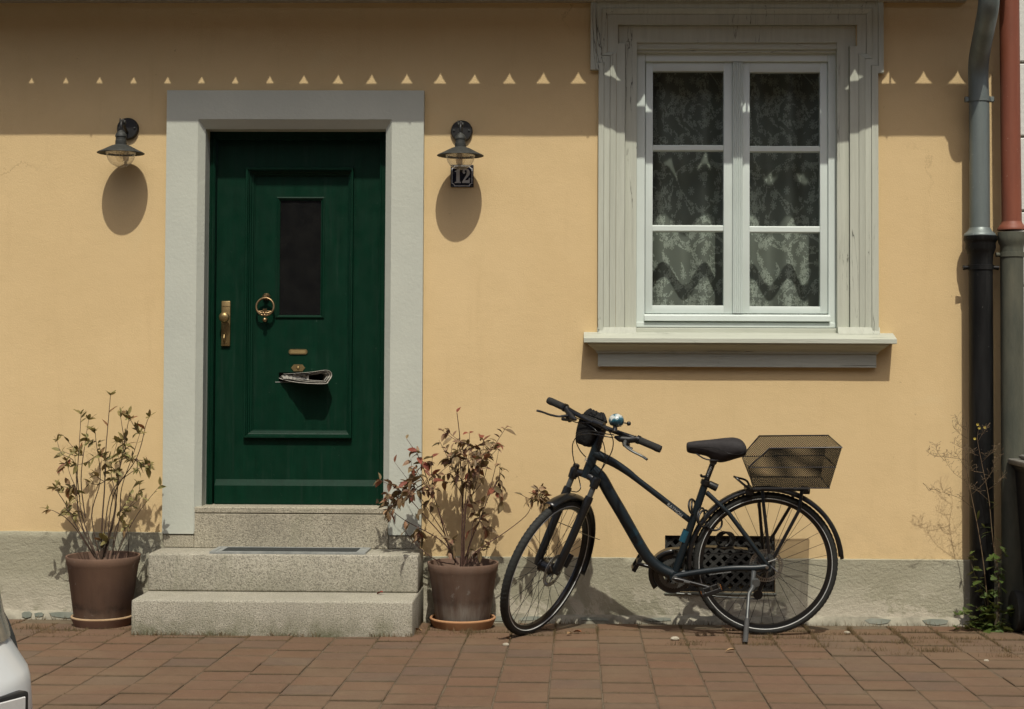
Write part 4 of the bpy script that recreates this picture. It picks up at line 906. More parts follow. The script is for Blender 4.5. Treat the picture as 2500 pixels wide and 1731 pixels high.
# ================================================================ POTS AND PLANTS
def pot_material(nm, lime, zlo):
    m, nt, b = newmat(nm); setin(b, Roughness=0.82); b.inputs['Specular IOR Level'].default_value = 0.2
    v = posn(nt); c = ramp(nt, nz(nt, v, 5, 6, 0.65, 0.4), [(0.3, (0.135, 0.085, 0.06)), (0.7, (0.19, 0.118, 0.08))])
    sep = nd(nt, 'ShaderNodeSeparateXYZ'); nt.links.new(v, sep.inputs[0]); edge = mth(nt, 'ADD', sep.outputs[2], mth(nt, 'MULTIPLY', mth(nt, 'SUBTRACT', nz(nt, v, 9, 6, 0.7), 0.5), 0.10))
    band_ = ramp(nt, edge, [(zlo, 0.0), (zlo+0.02, 0.75), (zlo+0.05, 0.0)])
    c = mixc(nt, mth(nt, 'MULTIPLY', band_, ramp(nt, nz(nt, v, 7, 5, 0.7), [(0.4, 0.0), (0.6, 1.0)])), c, (0.045, 0.035, 0.028))     # damp tide mark
    st = nz(nt, posn(nt, (30, 30, 2.4)), 1.0, 5, 0.65)
    low = ramp(nt, edge, [(zlo-0.02, 1.0), (zlo+0.03, 0.25), (zlo+0.2, 0.05)])
    c = mixc(nt, mth(nt, 'MULTIPLY', ramp(nt, st, [(0.36, 0.25), (0.62, 0.9)]), mth(nt, 'MULTIPLY', low, lime)), c, (0.34, 0.325, 0.28))   # lime bloom
    c = mixc(nt, ramp(nt, nz(nt, v, 8, 7, 0.75, 0.3), [(0.615, 0.0), (0.66, 0.55)]), c, (0.33, 0.31, 0.27))
    c = mixc(nt, ramp(nt, nz(nt, posn(nt, (9, 9, 1.4)), 1.5, 5, 0.6), [(0.45, 0.0), (0.75, 0.4)]), c, (0.09, 0.062, 0.046))
    col(nt, b, c); bump(nt, b, nz(nt, v, 130, 4), 0.25, 0.003); return m
def pot(prim, rimr, pbase, baser, psauc, saucr, yc, lab, slab, POT, SM, RM):
    c = at(prim[0], prim[1], yc); zb_ = at(pbase[0], pbase[1], yc-baser*0.6).z; z0 = zg(c.x, yc)
    s = MB(); s.lathe([(0, 0.006), (saucr*0.86, 0.006), (saucr*0.93, 0.022), (saucr*0.95, 0.041), (saucr, 0.046), (saucr*1.02, 0.041), (saucr*0.985, 0.028), (saucr*0.9, 0.0), (0, 0.0)], (c.x, yc, z0), (0, 0, 1), 56)
    so_ = thing('plant_saucer', (c.x, yc, z0), slab, 'saucer', 'terracotta saucers'); s.build('dish', SM, so_, 40)
    MB().tube([(c.x+saucr*0.985*math.cos(2*PI*k/56), yc+saucr*0.985*math.sin(2*PI*k/56), z0+0.044) for k in range(56)], 0.0062, 8, True).build('rim', RM, so_, 60)
    zb_ = z0+0.0075; H = c.z-zb_; o = thing('flower_pot', (c.x, yc, zb_), lab, 'flower pot', 'terracotta flower pots')
    g = MB(); g.lathe([(0.0, 0.0), (baser-0.004, 0.0), (baser, 0.005), (rimr*0.945, H-0.045), (rimr*0.965, H-0.040), (rimr*0.985, H-0.02), (rimr, H-0.006), (rimr*0.99, H), (rimr*0.945, H-0.002), (rimr*0.90, H-0.045), (rimr*0.88, H-0.06)], (c.x, yc, zb_), (0, 0, 1), 64)
    g.build('pot_body', POT, o, 35)
    g = MB(); n = 28
    vs = [(c.x, yc, c.z-0.035)]
    for k in range(1, 6):
        for t in range(n):
            a = 2*PI*t/n; r = rimr*0.91*k/5; vs.append((c.x+r*math.cos(a), yc+r*math.sin(a), c.z-0.042+0.008*noise.noise(Vector((r*40*math.cos(a), r*40*math.sin(a), c.x)))))
    fs = [(0, 1+t, 1+(t+1) % n) for t in range(n)]+[(1+k*n+t, 1+(k+1)*n+t, 1+(k+1)*n+(t+1) % n, 1+k*n+(t+1) % n) for k in range(4) for t in range(n)]
    g.add(vs, fs).build('soil', SOIL, o, 40); return c, o
pl1, _ = pot((252, 1355), 0.1785, (255, 1507), 0.131, (255, 1520), 0.146, -0.235, 'brown terracotta pot of the tall thin green shrub left of the steps', 'terracotta saucer under the pot left of the stone steps', pot_material('brown_pot', 0.25, 0.095), TERRA, simple('tan_rim', (0.40, 0.28, 0.16), (0.30, 0.2, 0.11), 20, 0.85))
pl2, _ = pot((1130.5, 1372), 0.1745, (1130, 1522), 0.128, (1128, 1530), 0.158, -0.20, 'brown terracotta pot of the reddish shrub between steps and bicycle', 'orange terracotta saucer under the pot beside the bicycle', pot_material('limed_pot', 1.0, 0.135), SAUCER_TERRA, simple('orange_rim', (0.42, 0.23, 0.11), (0.34, 0.17, 0.08), 20, 0.85))
def leaf_mesh(name, mat, wid=0.36, curl=0.12, fold=0.10):
    g = MB(); n = 5; vs = []
    for i in range(n+1):
        t = i/n; w_ = wid*0.5*math.sin(PI*min(1, t**0.85))**0.8 if 0 < t < 1 else 0.0; z = -curl*t*t
        if i in (0, n): vs.append((t, 0, z))
        else: vs += [(t, -w_, z+fold*w_*2), (t, 0, z), (t, w_, z+fold*w_*2)]
    fs = [(0, 1, 2), (0, 2, 3)]
    for i in range(n-2):
        a = 1+i*3; fs += [(a, a+3, a+4, a+1), (a+1, a+4, a+5, a+2)]
    a = 1+(n-2)*3; fs += [(a, a+3, a+1), (a+1, a+3, a+2)]
    me = bpy.data.meshes.new(name); me.from_pydata(vs, [], fs) if False else me.from_pydata([v for v in vs], [], fs)
    g.add(vs, fs); me.shade_smooth(); me.materials.append(mat); return me
LG = leaf_material('olive_leaf', [(0.0, (0.23, 0.20, 0.07)), (0.3, (0.28, 0.225, 0.085)), (0.6, (0.17, 0.17, 0.055)), (0.85, (0.28, 0.20, 0.09)), (0.96, (0.20, 0.075, 0.035)), (1.0, (0.28, 0.06, 0.035))])
LB = leaf_material('dry_leaf', [(0.0, (0.21, 0.145, 0.075)), (0.25, (0.13, 0.09, 0.045)), (0.45, (0.31, 0.225, 0.12)), (0.58, (0.11, 0.09, 0.045)), (0.68, (0.17, 0.06, 0.036)), (0.84, (0.27, 0.06, 0.042)), (0.93, (0.24, 0.10, 0.055)), (1.0, (0.27, 0.19, 0.10))])
STEM = simple('shrub_stem', (0.085, 0.055, 0.035), (0.05, 0.032, 0.022), 40, 0.8); STEM2 = simple('dark_stem', (0.055, 0.028, 0.02), (0.10, 0.05, 0.035), 40, 0.8)
LGM = [leaf_mesh('leaf', LG, 0.38, 0.15), leaf_mesh('leaf', LG, 0.44, 0.3), leaf_mesh('leaf', LG, 0.34, 0.02)]
LBM = [leaf_mesh('leaf', LB, 0.44, 0.25, 0.2), leaf_mesh('leaf', LB, 0.52, 0.45, 0.15), leaf_mesh('leaf', LB, 0.38, 0.1, 0.3)]
LGF = simple('small_olive_leaves', (0.24, 0.20, 0.075), (0.14, 0.14, 0.045), 28, 0.6); LBF = simple('small_dry_leaves', (0.26, 0.17, 0.09), (0.13, 0.06, 0.035), 30, 0.6, lo=0.42, hi=0.6)
REDM = simple('red_leaf', (0.30, 0.05, 0.03), (0.20, 0.045, 0.03), 40, 0.55)
def put_leaf(root, mesh, p, d, L, roll):
    x = d.normalized(); up = Vector((0, 0, 1)); y = up.cross(x)
    if y.length < 0.05: y = Vector((1, 0, 0)).cross(x)
    y.normalize(); z = x.cross(y); R_ = Matrix((x, y, z)).transposed() @ Matrix.Rotation(roll, 3, 'X')
    o = bpy.data.objects.new('leaf', mesh); COL.objects.link(o); o.parent = root
    o.matrix_local = Matrix.Translation(p-ORG[root.name]) @ R_.to_4x4() @ Matrix.Scale(L, 4)
def shrub(root, base, stems, tips, cfg, zoomf, smat, meshes, seed, yc):
    rs = random.Random(seed); allp = []; FOL = MB()
    for st_ in stems:
        pts = []; n = len(st_['p']); dy1 = st_.get('dy', rs.uniform(-0.09, 0.05))
        for i, q in enumerate(st_['p']):
            px, py = zoomf(q); t = i/(n-1); Y = yc+st_.get('y0', rs.uniform(-.02, .02))*(1 if i == 0 else 1)+dy1*t
            pts.append(at(px, py, min(Y, -0.03)))
        path = smooth_path(pts, 5); m = len(path); r0 = st_.get('r', 0.0042)*0.78
        MB().tube(path, [r0*(1-0.72*k/(m-1)) for k in range(m)], 6).build('stem', smat, root, 60); allp.append(path)
    for path in allp:
        m = len(path)
        for k in range(int(m*cfg['from']), m):
            for _ in range(cfg['along']):
                if rs.random() > cfg['dens']: continue
                a = rs.uniform(0, 2*PI); t = (path[min(k+1, m-1)]-path[max(k-1, 0)]).normalized(); s_ = t.orthogonal().normalized(); s_.rotate(Quaternion(t, a))
                d = t*rs.uniform(*cfg['fwd'])+s_+Vector((0, 0, cfg['droop']*rs.uniform(0.3, 1.3)))
                p = path[k]+Vector((rs.uniform(-.003, .003), rs.uniform(-.003, .003), rs.uniform(-.003, .003)))
                put_leaf(root, rs.choice(meshes), p, d, rs.uniform(*cfg['len']), rs.uniform(-.9, .9))
        tip = path[-1]; t = (path[-1]-path[-2]).normalized()
        nr = rs.randint(*cfg['ros'])
        for q in range(nr):
            a = 2*PI*q/max(1, nr)+rs.uniform(-.3, .3); s_ = t.orthogonal().normalized(); s_.rotate(Quaternion(t, a))
            put_leaf(root, rs.choice(meshes), tip, t*rs.uniform(0.5, 1.3)+s_+Vector((0, 0, cfg['droop']*.4)), rs.uniform(*cfg['len'])*0.8, rs.uniform(-.6, .6))
    for (q, rad, cnt) in tips:
        px, py = zoomf(q); c = at(px, py, min(yc+rs.uniform(-.1, .04), -.04))
        near_p = min((p for path in allp for p in path), key=lambda p: (p-c).length)
        if (near_p-c).length > 0.10: c = near_p+(c-near_p)*0.10/(near_p-c).length
        nt_ = max(2, cnt//3); tw = []
        for k in range(nt_):
            e = c+Vector((rs.gauss(0, 1), rs.gauss(0, .8), rs.gauss(0.25, 1)))*rad*0.85; e.y = min(e.y, -0.03)
            mid = (near_p+e)/2+Vector((0, 0, -0.01)); pth = smooth_path([near_p, mid, e], 5); tw.append(pth)
            MB().tube(pth, [0.0022-0.0012*i/(len(pth)-1) for i in range(len(pth))], 5).build('stem', smat, root, 60)
        for k in range(int(cnt*cfg['extra'])):
            pth = rs.choice(tw); i = rs.randint(len(pth)//4, len(pth)-1); t = (pth[-1]-pth[0]).normalized(); s_ = t.orthogonal().normalized(); s_.rotate(Quaternion(t, rs.uniform(0, 2*PI)))
            d = t*rs.uniform(0.2, 1.2)+s_+Vector((0, 0, cfg['droop']*rs.uniform(0.4, 1.3))); x = d.normalized(); y = Vector((0.02, 0, 1)).cross(x).normalized(); z = x.cross(y)
            M_ = Matrix.Translation(pth[i]) @ (Matrix((x, y, z)).transposed() @ Matrix.Rotation(rs.uniform(-1, 1), 3, 'X')).to_4x4() @ Matrix.Scale(rs.uniform(*cfg['len'])*0.72, 4); me = rs.choice(meshes)
            FOL.add([M_ @ v.co for v in me.vertices], [tuple(p.vertices) for p in me.polygons])
        for k in range(cnt):
            pth = tw[k % nt_]; i = rs.randint(len(pth)//4, len(pth)-1); p = pth[i]; t = (pth[-1]-pth[0]).normalized(); s_ = t.orthogonal().normalized(); s_.rotate(Quaternion(t, rs.uniform(0, 2*PI)))
            d = t*rs.uniform(0.2, 1.0)+s_+Vector((0, 0, cfg['droop']*rs.uniform(0.4, 1.3)))
            put_leaf(root, rs.choice(meshes), p, d, rs.uniform(*cfg['len']), rs.uniform(-1, 1))
    o = FOL.build('foliage', cfg['fmat'], root, 0); o['kind'] = 'stuff'
z4 = lambda q: (q[0]/1.92, 900+q[1]/1.92)
p1 = thing('potted_shrub', (pl1.x, -0.235, pl1.z-0.04), 'tall thin shrub with olive green leaves in the pot left of the door', 'plant', 'potted shrubs')
ST1 = [dict(p=[(472, 900), (480, 700), (490, 560), (495, 400), (508, 240), (518, 125)], r=0.0058, dy=-0.02), dict(p=[(462, 895), (385, 740), (360, 580), (372, 350), (380, 215)], r=0.005),
 dict(p=[(452, 890), (370, 760), (310, 640), (275, 585), (262, 560)]), dict(p=[(445, 885), (335, 725), (262, 672), (225, 660)]), dict(p=[(460, 895), (385, 690), (352, 450), (290, 400), (268, 340)]),
 dict(p=[(480, 895), (535, 680), (560, 480), (590, 310), (604, 240)], r=0.005), dict(p=[(500, 890), (530, 600), (640, 420), (685, 260), (700, 225)]), dict(p=[(540, 885), (600, 760), (660, 660), (750, 548)]),
 dict(p=[(480, 890), (515, 600), (610, 490), (700, 452)]), dict(p=[(400, 700), (380, 520), (400, 340), (416, 240)]), dict(p=[(600, 885), (604, 800), (603, 735)], r=0.003), dict(p=[(470, 890), (430, 690), (470, 520), (450, 340), (446, 292)]),
 dict(p=[(490, 885), (545, 640), (520, 480), (550, 345)]), dict(p=[(520, 890), (560, 700), (570, 560), (625, 400), (655, 305)]), dict(p=[(478, 895), (492, 830), (500, 800)], r=0.003), dict(p=[(530, 885), (545, 740), (640, 600), (655, 545)]),
 dict(p=[(450, 890), (400, 780), (345, 690), (300, 650), (345, 672)], r=0.003), dict(p=[(375, 600), (330, 500), (312, 432)], r=0.003), dict(p=[(360, 560), (355, 470), (350, 395)], r=0.003)]
shrub(p1, pl1, ST1, [((600, 710), 0.05, 6), ((650, 430), 0.07, 14), ((400, 350), 0.05, 8), ((470, 430), 0.07, 12), ((300, 570), 0.06, 16), ((545, 350), 0.05, 9), ((620, 660), 0.06, 10), ((640, 300), 0.05, 8), ((460, 520), 0.05, 10), ((350, 400), 0.06, 9), ((590, 380), 0.06, 9), ((690, 440), 0.04, 6), ((340, 660), 0.05, 8), ((540, 500), 0.06, 10), ((300, 430), 0.05, 7), ((560, 440), 0.06, 8), ((500, 800), 0.04, 5), ((410, 430), 0.05, 7)], {'from': 0.66, 'along': 1, 'dens': 0.35, 'fwd': (0.6, 1.6), 'droop': 0.08, 'len': (0.032, 0.064), 'ros': (4, 7), 'extra': 1.0, 'fmat': LGF}, z4, STEM, LGM, 21, -0.235)
z5 = lambda q: (850+q[0]/2.455, 950+q[1]/2.455)
p2 = thing('potted_shrub', (pl2.x, -0.20, pl2.z-0.04), 'half dried shrub with brown and red leaves in the pot by the bicycle', 'plant', 'potted shrubs')
ST2 = [dict(p=[(680, 1060), (684, 860), (686, 640), (672, 420), (668, 280), (652, 140)], r=0.0068, dy=-0.02), dict(p=[(690, 1050), (705, 720), (750, 620), (800, 430), (812, 310)], r=0.005), dict(p=[(695, 1050), (700, 700), (720, 480), (728, 265)], r=0.004),
 dict(p=[(662, 1050), (600, 940), (540, 720), (480, 560), (430, 420), (352, 300)], r=0.005), dict(p=[(655, 1040), (580, 900), (440, 740), (330, 620), (190, 545)], r=0.005), dict(p=[(645, 1040), (560, 910), (330, 780), (225, 690)], r=0.005),
 dict(p=[(640, 1050), (540, 1030), (450, 970), (370, 890), (345, 850)], r=0.004, dy=-0.16), dict(p=[(720, 1040), (760, 980), (860, 910), (945, 855), (1062, 762), (1105, 690), (1160, 610)], r=0.0042, dy=-0.03), dict(p=[(700, 1050), (740, 900), (800, 760), (835, 660), (900, 540), (920, 490)], r=0.0045),
 dict(p=[(690, 1050), (735, 900), (750, 800), (800, 770)], r=0.004), dict(p=[(655, 1050), (590, 860), (520, 660), (500, 500), (505, 410)], r=0.004), dict(p=[(600, 900), (480, 720), (400, 600), (280, 440)], r=0.0035), dict(p=[(740, 640), (820, 520), (845, 330)], r=0.003), dict(p=[(840, 640), (880, 480), (905, 350)], r=0.003),
 dict(p=[(690, 640), (620, 520), (590, 360)], r=0.003), dict(p=[(640, 1050), (640, 960), (635, 900)], r=0.003), dict(p=[(760, 1040), (785, 980), (800, 945)], r=0.003)]
shrub(p2, pl2, ST2, [((720, 430), 0.11, 34), ((690, 540), 0.09, 20), ((830, 430), 0.09, 22), ((915, 540), 0.06, 14), ((640, 440), 0.07, 14), ((400, 580), 0.10, 28), ((300, 650), 0.09, 24), ((480, 620), 0.08, 18), ((250, 720), 0.06, 10), ((1110, 640), 0.06, 14), ((1160, 640), 0.05, 8), ((790, 780), 0.07, 16), ((380, 900), 0.06, 14), ((800, 970), 0.05, 6), ((650, 940), 0.05, 5), ((430, 420), 0.05, 8), ((660, 350), 0.06, 10), ((780, 350), 0.06, 10)], {'from': 0.7, 'along': 1, 'dens': 0.1, 'fwd': (0.2, 1.0), 'droop': -0.5, 'len': (0.040, 0.066), 'ros': (1, 2), 'extra': 1.1, 'fmat': LBF}, z5, STEM2, LBM, 5, -0.20)

# ================================================================ BICYCLE
LEAN = math.radians(6.5)
e_u = Vector((-1, 0, 0)); e_w = Vector((0, -math.sin(LEAN), math.cos(LEAN))); e_s = Vector((0, -math.cos(LEAN), -math.sin(LEAN)))
YB = -0.37
Pr = Vector((at(1869, 1541, YB).x, YB, zg(0, YB)))
def B(px, py, s=0.0):
    d = ROT @ Vector(((px-CX)/F_PX, -(py-CY)/F_PX, -1.0)); t = ((Pr+e_s*s-CAM).dot(e_s))/d.dot(e_s); return CAM+d*t
z6 = lambda x, y, s=0.0: B(1150+x/2.28, 900+y/2.28, s)
z7 = lambda x, y, s=0.0: B(1550+x/2.455, 950+y/2.455, s)
zb_ = lambda x, y, s=0.0: B(1660+x/5.488, 1040+y/5.488, s)
zh = lambda x, y, s=0.0: B(1300+x/5.912, 930+y/5.912, s)
RW = 0.348*0.985
rear = Pr+e_w*RW; rear.x = B(1868, 1371).x
bike = thing('bicycle', (rear.x-0.5, YB, zg(0, YB)), 'dark blue trekking bicycle with rear wire basket leaning on its kickstand by the wall', 'bicycle')
PAINT = simple('dark_teal_frame_paint', (0.0042, 0.0088, 0.0118), (0.0055, 0.0115, 0.015), 8, 0.42, spec=0.45)
TEAL = simple('teal_accent_paint', (0.012, 0.075, 0.115), (0.010, 0.062, 0.095), 8, 0.42, spec=0.45)
RUBBER = simple('tyre_rubber', (0.020, 0.021, 0.019), (0.028, 0.029, 0.026), 50, 0.75, bmp=0.4, bscale=160, spec=0.3)
BPLAST = simple('black_plastic', (0.008, 0.008, 0.008), (0.013, 0.013, 0.012), 40, 0.42, spec=0.45)
BPAINT = simple('black_gloss', (0.006, 0.006, 0.006), (0.009, 0.009, 0.009), 40, 0.28, spec=0.5)
STEEL = simple('dull_steel', (0.30, 0.30, 0.28), (0.20, 0.20, 0.19), 60, 0.35, metal=0.9, rvar=0.1)
GREYM = simple('grey_alloy', (0.115, 0.12, 0.115), (0.08, 0.085, 0.08), 30, 0.4, metal=0.5)
REFL = simple('reflective_stripe', (0.50, 0.51, 0.49), (0.42, 0.43, 0.41), 40, 0.5)
SADDLEM = simple('saddle_fabric', (0.020, 0.018, 0.018), (0.030, 0.027, 0.027), 60, 0.75, bmp=0.3, bscale=240, spec=0.3)
WHITEP = simple('white_print', (0.33, 0.34, 0.33), (0.28, 0.29, 0.28), 40, 0.6)
GRIP = simple('grip_rubber', (0.030, 0.031, 0.029), (0.020, 0.020, 0.019), 300, 0.85, bmp=0.9, bscale=260, spec=0.25)
SPOKE = simple('dark_spoke', (0.012, 0.012, 0.012), (0.018, 0.018, 0.017), 40, 0.75, spec=0.12)
def fr4(o, x, y, z): return Matrix(((x.x, y.x, z.x, o.x), (x.y, y.y, z.y, o.y), (x.z, y.z, z.z, o.z), (0, 0, 0, 1)))
def circ(r, n, z=0.0, a0=0, a1=2*PI, closed=True): 
    m = n if closed else n+1; return [(r*math.cos(a0+(a1-a0)*k/n), r*math.sin(a0+(a1-a0)*k/n), z) for k in range(m)]
def wheel(M_, disc_r, front):
    w_ = MB().tube(circ(0.329, 96), 0.019, 16, True).xf(M_).build('wheel', RUBBER, bike, 60)
    tr = MB()                                                        # raised tread blocks
    for k in range(90):
        a = 2*PI*k/90
        for s in (-1, 1):
            for (b0, b1) in ((0.10, 0.42), (0.55, 0.95)):
                vs = []
                for bb in (b0, b1):
                    for da in (-0.012, 0.012):
                        aa = a+da+s*bb*0.022; q = bb*s
                        for rr in (0.0185, 0.0202): R_ = 0.329+rr*math.cos(q); vs.append((R_*math.cos(aa), R_*math.sin(aa), rr*math.sin(q)))
                tr.add(vs, [(0, 1, 3, 2), (4, 6, 7, 5), (1, 5, 7, 3), (0, 2, 6, 4), (0, 4, 5, 1), (2, 3, 7, 6)])
    o = tr.xf(M_).build('tread', RUBBER, w_, 0); o['kind'] = 'stuff'
    for s in (-1, 1): MB().tube(circ(0.3185, 96, s*0.0165), 0.0023, 6, True).xf(M_).build('reflective_ring', REFL, w_, 60)
    rm = MB(); pr = [(0.314, -0.012), (0.317, -0.0125), (0.317, 0.0125), (0.314, 0.012), (0.299, 0.008), (0.297, 0.0), (0.299, -0.008)]
    n = 96
    vs = [(r*math.cos(2*PI*k/n), r*math.sin(2*PI*k/n), z) for k in range(n) for (r, z) in pr]; m = len(pr)
    rm.add(vs, [(k*m+i, k*m+(i+1) % m, ((k+1) % n)*m+(i+1) % m, ((k+1) % n)*m+i) for k in range(n) for i in range(m)]).xf(M_).build('rim', BPAINT, w_, 40)
    sp = MB()
    for k in range(32):
        side = 1 if k % 2 else -1; a = 2*PI*k/32+0.05; ha = a+(0.9 if (k//2) % 2 else -0.9)
        sp.tube([(0.024*math.cos(ha), 0.024*math.sin(ha), side*0.028), (0.299*math.cos(a), 0.299*math.sin(a), side*0.003)], 0.0011, 5)
    sp.xf(M_).build('spokes', SPOKE, w_, 60)
    hb = MB(); hb.lathe([(0.008, -0.055), (0.012, -0.045), (0.014, -0.034), (0.028, -0.031), (0.028, -0.026), (0.019, -0.02), (0.017, 0.0), (0.019, 0.02), (0.028, 0.026), (0.028, 0.031), (0.014, 0.034), (0.012, 0.045), (0.008, 0.055)] if not front else [(0.008, -0.052), (0.014, -0.042), (0.034, -0.032), (0.034, -0.026), (0.028, -0.022), (0.028, 0.022), (0.034, 0.026), (0.034, 0.032), (0.014, 0.042), (0.008, 0.052)], (0, 0, 0), (0, 0, 1), 24)
    hb.xf(M_).build('hub', BPAINT, w_, 40)
    dr = MB(); n = 48; zz = 0.040                                      # brake disc with slots
    for k in range(n):
        a0, a1 = 2*PI*k/n, 2*PI*(k+1)/n; am = (a0+a1)/2
        for (ri, ro, f0, f1) in ((disc_r*0.76, disc_r*0.82, 0, 1), (disc_r*0.94, disc_r, 0, 1), (disc_r*0.82, disc_r*0.94, 0, 0.55)):
            b0, b1 = a0+(a1-a0)*f0, a0+(a1-a0)*f1
            dr.add([(r*math.cos(b), r*math.sin(b), z) for z in (zz-0.001, zz+0.001) for (r, b) in ((ri, b0), (ro, b0), (ro, b1), (ri, b1))], [(0, 1, 2, 3), (7, 6, 5, 4), (0, 4, 5, 1), (2, 6, 7, 3), (1, 5, 6, 2), (3, 7, 4, 0)])
    for k in range(6):
        a = 2*PI*k/6; dr.tube([(0.02*math.cos(a), 0.02*math.sin(a), zz), (disc_r*0.78*math.cos(a+0.5), disc_r*0.78*math.sin(a+0.5), zz)], 0.0032, 6)
    dr.xf(M_).build('brake_disc', STEEL, w_, 20)
    return w_
def fender(name, M_, R_, a0, a1, hw, parent, mat, flap=0.0):
    g = MB(); n = 40; pr = [(-hw, -0.017), (-hw*0.92, -0.006), (-hw*0.6, 0.002), (0, 0.005), (hw*0.6, 0.002), (hw*0.92, -0.006), (hw, -0.017)]; vs = []
    for k in range(n+1):
        a = a0+(a1-a0)*k/n
        for (z, dr) in pr: vs.append(((R_+dr)*math.cos(a), (R_+dr)*math.sin(a), z))
    m = len(pr); o = g.add(vs, [(k*m+i, k*m+i+1, (k+1)*m+i+1, (k+1)*m+i) for k in range(n) for i in range(m-1)]).xf(M_).build(name, mat, parent, 50)
    sm = o.modifiers.new('thickness', 'SOLIDIFY'); sm.thickness = 0.002; return o
WS = 0.985; Mr = fr4(rear, e_u*WS, e_w*WS, e_s)
wheel(Mr, 0.08, False)
fender('rear_mudguard', Mr, 0.373, PI+0.02-0.10, 0.0-0.26+0.12, 0.028, bike, BPAINT)
fl = MB(); fl.bbox(-0.018, 0.018, -0.002, 0.002, -0.035, 0.035, 0.0015)
# ---- steering geometry
Ht, Hb = z6(702, 425), z6(640, 602)
ax = (Ht-Hb).normalized(); lat0 = e_s; fwd0 = lat0.cross(ax).normalized()
if fwd0.dot(e_u) < 0: fwd0 = -fwd0
DELTA = math.radians(59)
Rst = Matrix.Rotation(DELTA, 3, ax)
fwd, lat = Rst @ fwd0, Rst @ lat0
F0 = B(1338.5, 1376)
# keep the hub on the steered fork: distances along the axis and forward of it
q_ax = (F0-Hb).dot(ax)
hub = Hb+ax*q_ax+fwd*0.074
Mf = fr4(hub, fwd*WS, ax*WS, lat)
low = min((Mf @ Vector((0.348*math.cos(t), 0.348*math.sin(t), 0))).z-zg(0, (Mf @ Vector((0.348*math.cos(t), 0.348*math.sin(t), 0))).y) for t in [2*PI*k/180 for k in range(180)])
hub = hub-ax*(low/ax.z); Mf = fr4(hub, fwd*WS, ax*WS, lat); q_ax -= low/ax.z
wheel(Mf, 0.082, True)
a_f = math.radians(59); fender('front_mudguard', Mf, 0.372, math.radians(60), math.radians(188), 0.029, bike, BPAINT)
SP = lambda a, f, l: Hb+ax*a+fwd*f+lat*l                                 # a point in the steered frame
g = MB(); cr = 0.02
g.tube([SP(-0.018, 0.01, -0.062), SP(0.006, 0.006, -0.04), SP(0.012, 0.0, 0), SP(0.006, 0.006, 0.04), SP(-0.018, 0.01, 0.062)], [0.019, 0.018, 0.02, 0.018, 0.019], 14)
for s in (-1, 1): g.tube([SP(0.022, 0.012, s*0.062), SP(0.012, 0.012, s*0.062), SP(-0.03, 0.013, s*0.062)], [0.019, 0.0225, 0.0205], 16)
fork = g.build('fork', BPAINT, bike, 50)
for s in (-1, 1):
    MB().tube([SP(-0.03, 0.014, s*0.062), SP(-0.085, 0.020, s*0.062)], 0.0135, 14).build('stanchion', GREYM, fork, 50)
    MB().tube([SP(-0.075, 0.018, s*0.062), SP(-0.088, 0.020, s*0.062), SP(q_ax*0.62, 0.047, s*0.060), SP(q_ax+0.02, 0.072, s*0.056), SP(q_ax-0.012, 0.075, s*0.055)], [0.0185, 0.0205, 0.0195, 0.019, 0.013], 16).build('fork_leg', BPAINT, fork, 50)
MB().lathe([(0.014, 0), (0.016, 0.004), (0.016, 0.016), (0.011, 0.021), (0, 0.022)], SP(0.020, 0.012, -0.062), ax, 18).build('lockout_dial', BPLAST, fork, 40)
MB().tube(smooth_path([SP(-0.13, -0.0, 0.045), SP(-0.135, -0.035, 0.0), SP(-0.13, 0.0, -0.045)], 6), 0.011, 10).build('fork_bridge', BPAINT, fork, 50)
g = MB(); cp = SP(q_ax+0.055, -0.015, 0.062); g.tube([SP(q_ax+0.02, 0.0, 0.047), SP(q_ax+0.085, -0.018, 0.052)], [0.018, 0.016], 10); g.tube([SP(q_ax, 0.074, 0.05), SP(q_ax, 0.074, 0.072)], 0.009, 10); g.build('brake_caliper', BPLAST, fork, 40)
g = MB()
for s in (-1, 1): g.tube([SP(q_ax*0.55, 0.02, s*0.055), SP(q_ax+0.14, -0.30, s*0.03)], 0.002, 6)
g.build('mudguard_stay', BPAINT, bike, 40)
# ---- frame
FR = {}
MB().tube([Hb-ax*0.004, Hb+ax*0.03, Ht-ax*0.03, Ht], [0.0255, 0.0245, 0.022, 0.0235], 24).build('head_tube', PAINT, bike, 50)
dtp = smooth_path([B(1445, 1146), B(1467, 1166), B(1490, 1206), B(1515, 1248), B(1540, 1292), B(1564, 1334), B(1583, 1362), B(1610, 1386), B(1644, 1403)], 6)
m = len(dtp); MB().tube(dtp, [0.030-0.004*k/(m-1) for k in range(m)], 22).build('down_tube', PAINT, bike, 50)
ttp = smooth_path([B(1448, 1106), B(1470, 1116), B(1500, 1131), B(1532, 1152), B(1560, 1174), B(1620, 1220), B(1684, 1270)], 8)
m = len(ttp); MB().tube(ttp, [0.0255-0.0115*min(1, 1.5*k/(m-1)) for k in range(m)], 20).build('top_tube', PAINT, bike, 50)
bb = z6(1130, 1152); stop = z6(1303, 640); dirst = (stop-bb).normalized()
MB().tube([bb, stop], [0.0185, 0.0175], 20).build('seat_tube', PAINT, bike, 50)
def band(p0, p1, r, mat, nm):
    MB().tube([p0, p1], r, 22, caps=False).build(nm, mat, bike, 50)
band(z6(1178, 962), z6(1203, 900), 0.0196, TEAL, 'colour_band')
for k, (a, b_) in enumerate(((0.50, 0.56), (0.585, 0.60))):
    i0, i1 = int(a*(len(dtp)-1)), int(b_*(len(dtp)-1)); 
    MB().tube([dtp[i0], dtp[max(i1, i0+1)]], 0.0300-0.004*a, 22, caps=False).build('colour_band', simple('dim_teal', (0.006, 0.026, 0.038), (0.005, 0.021, 0.03), 10, 0.45), bike, 50)
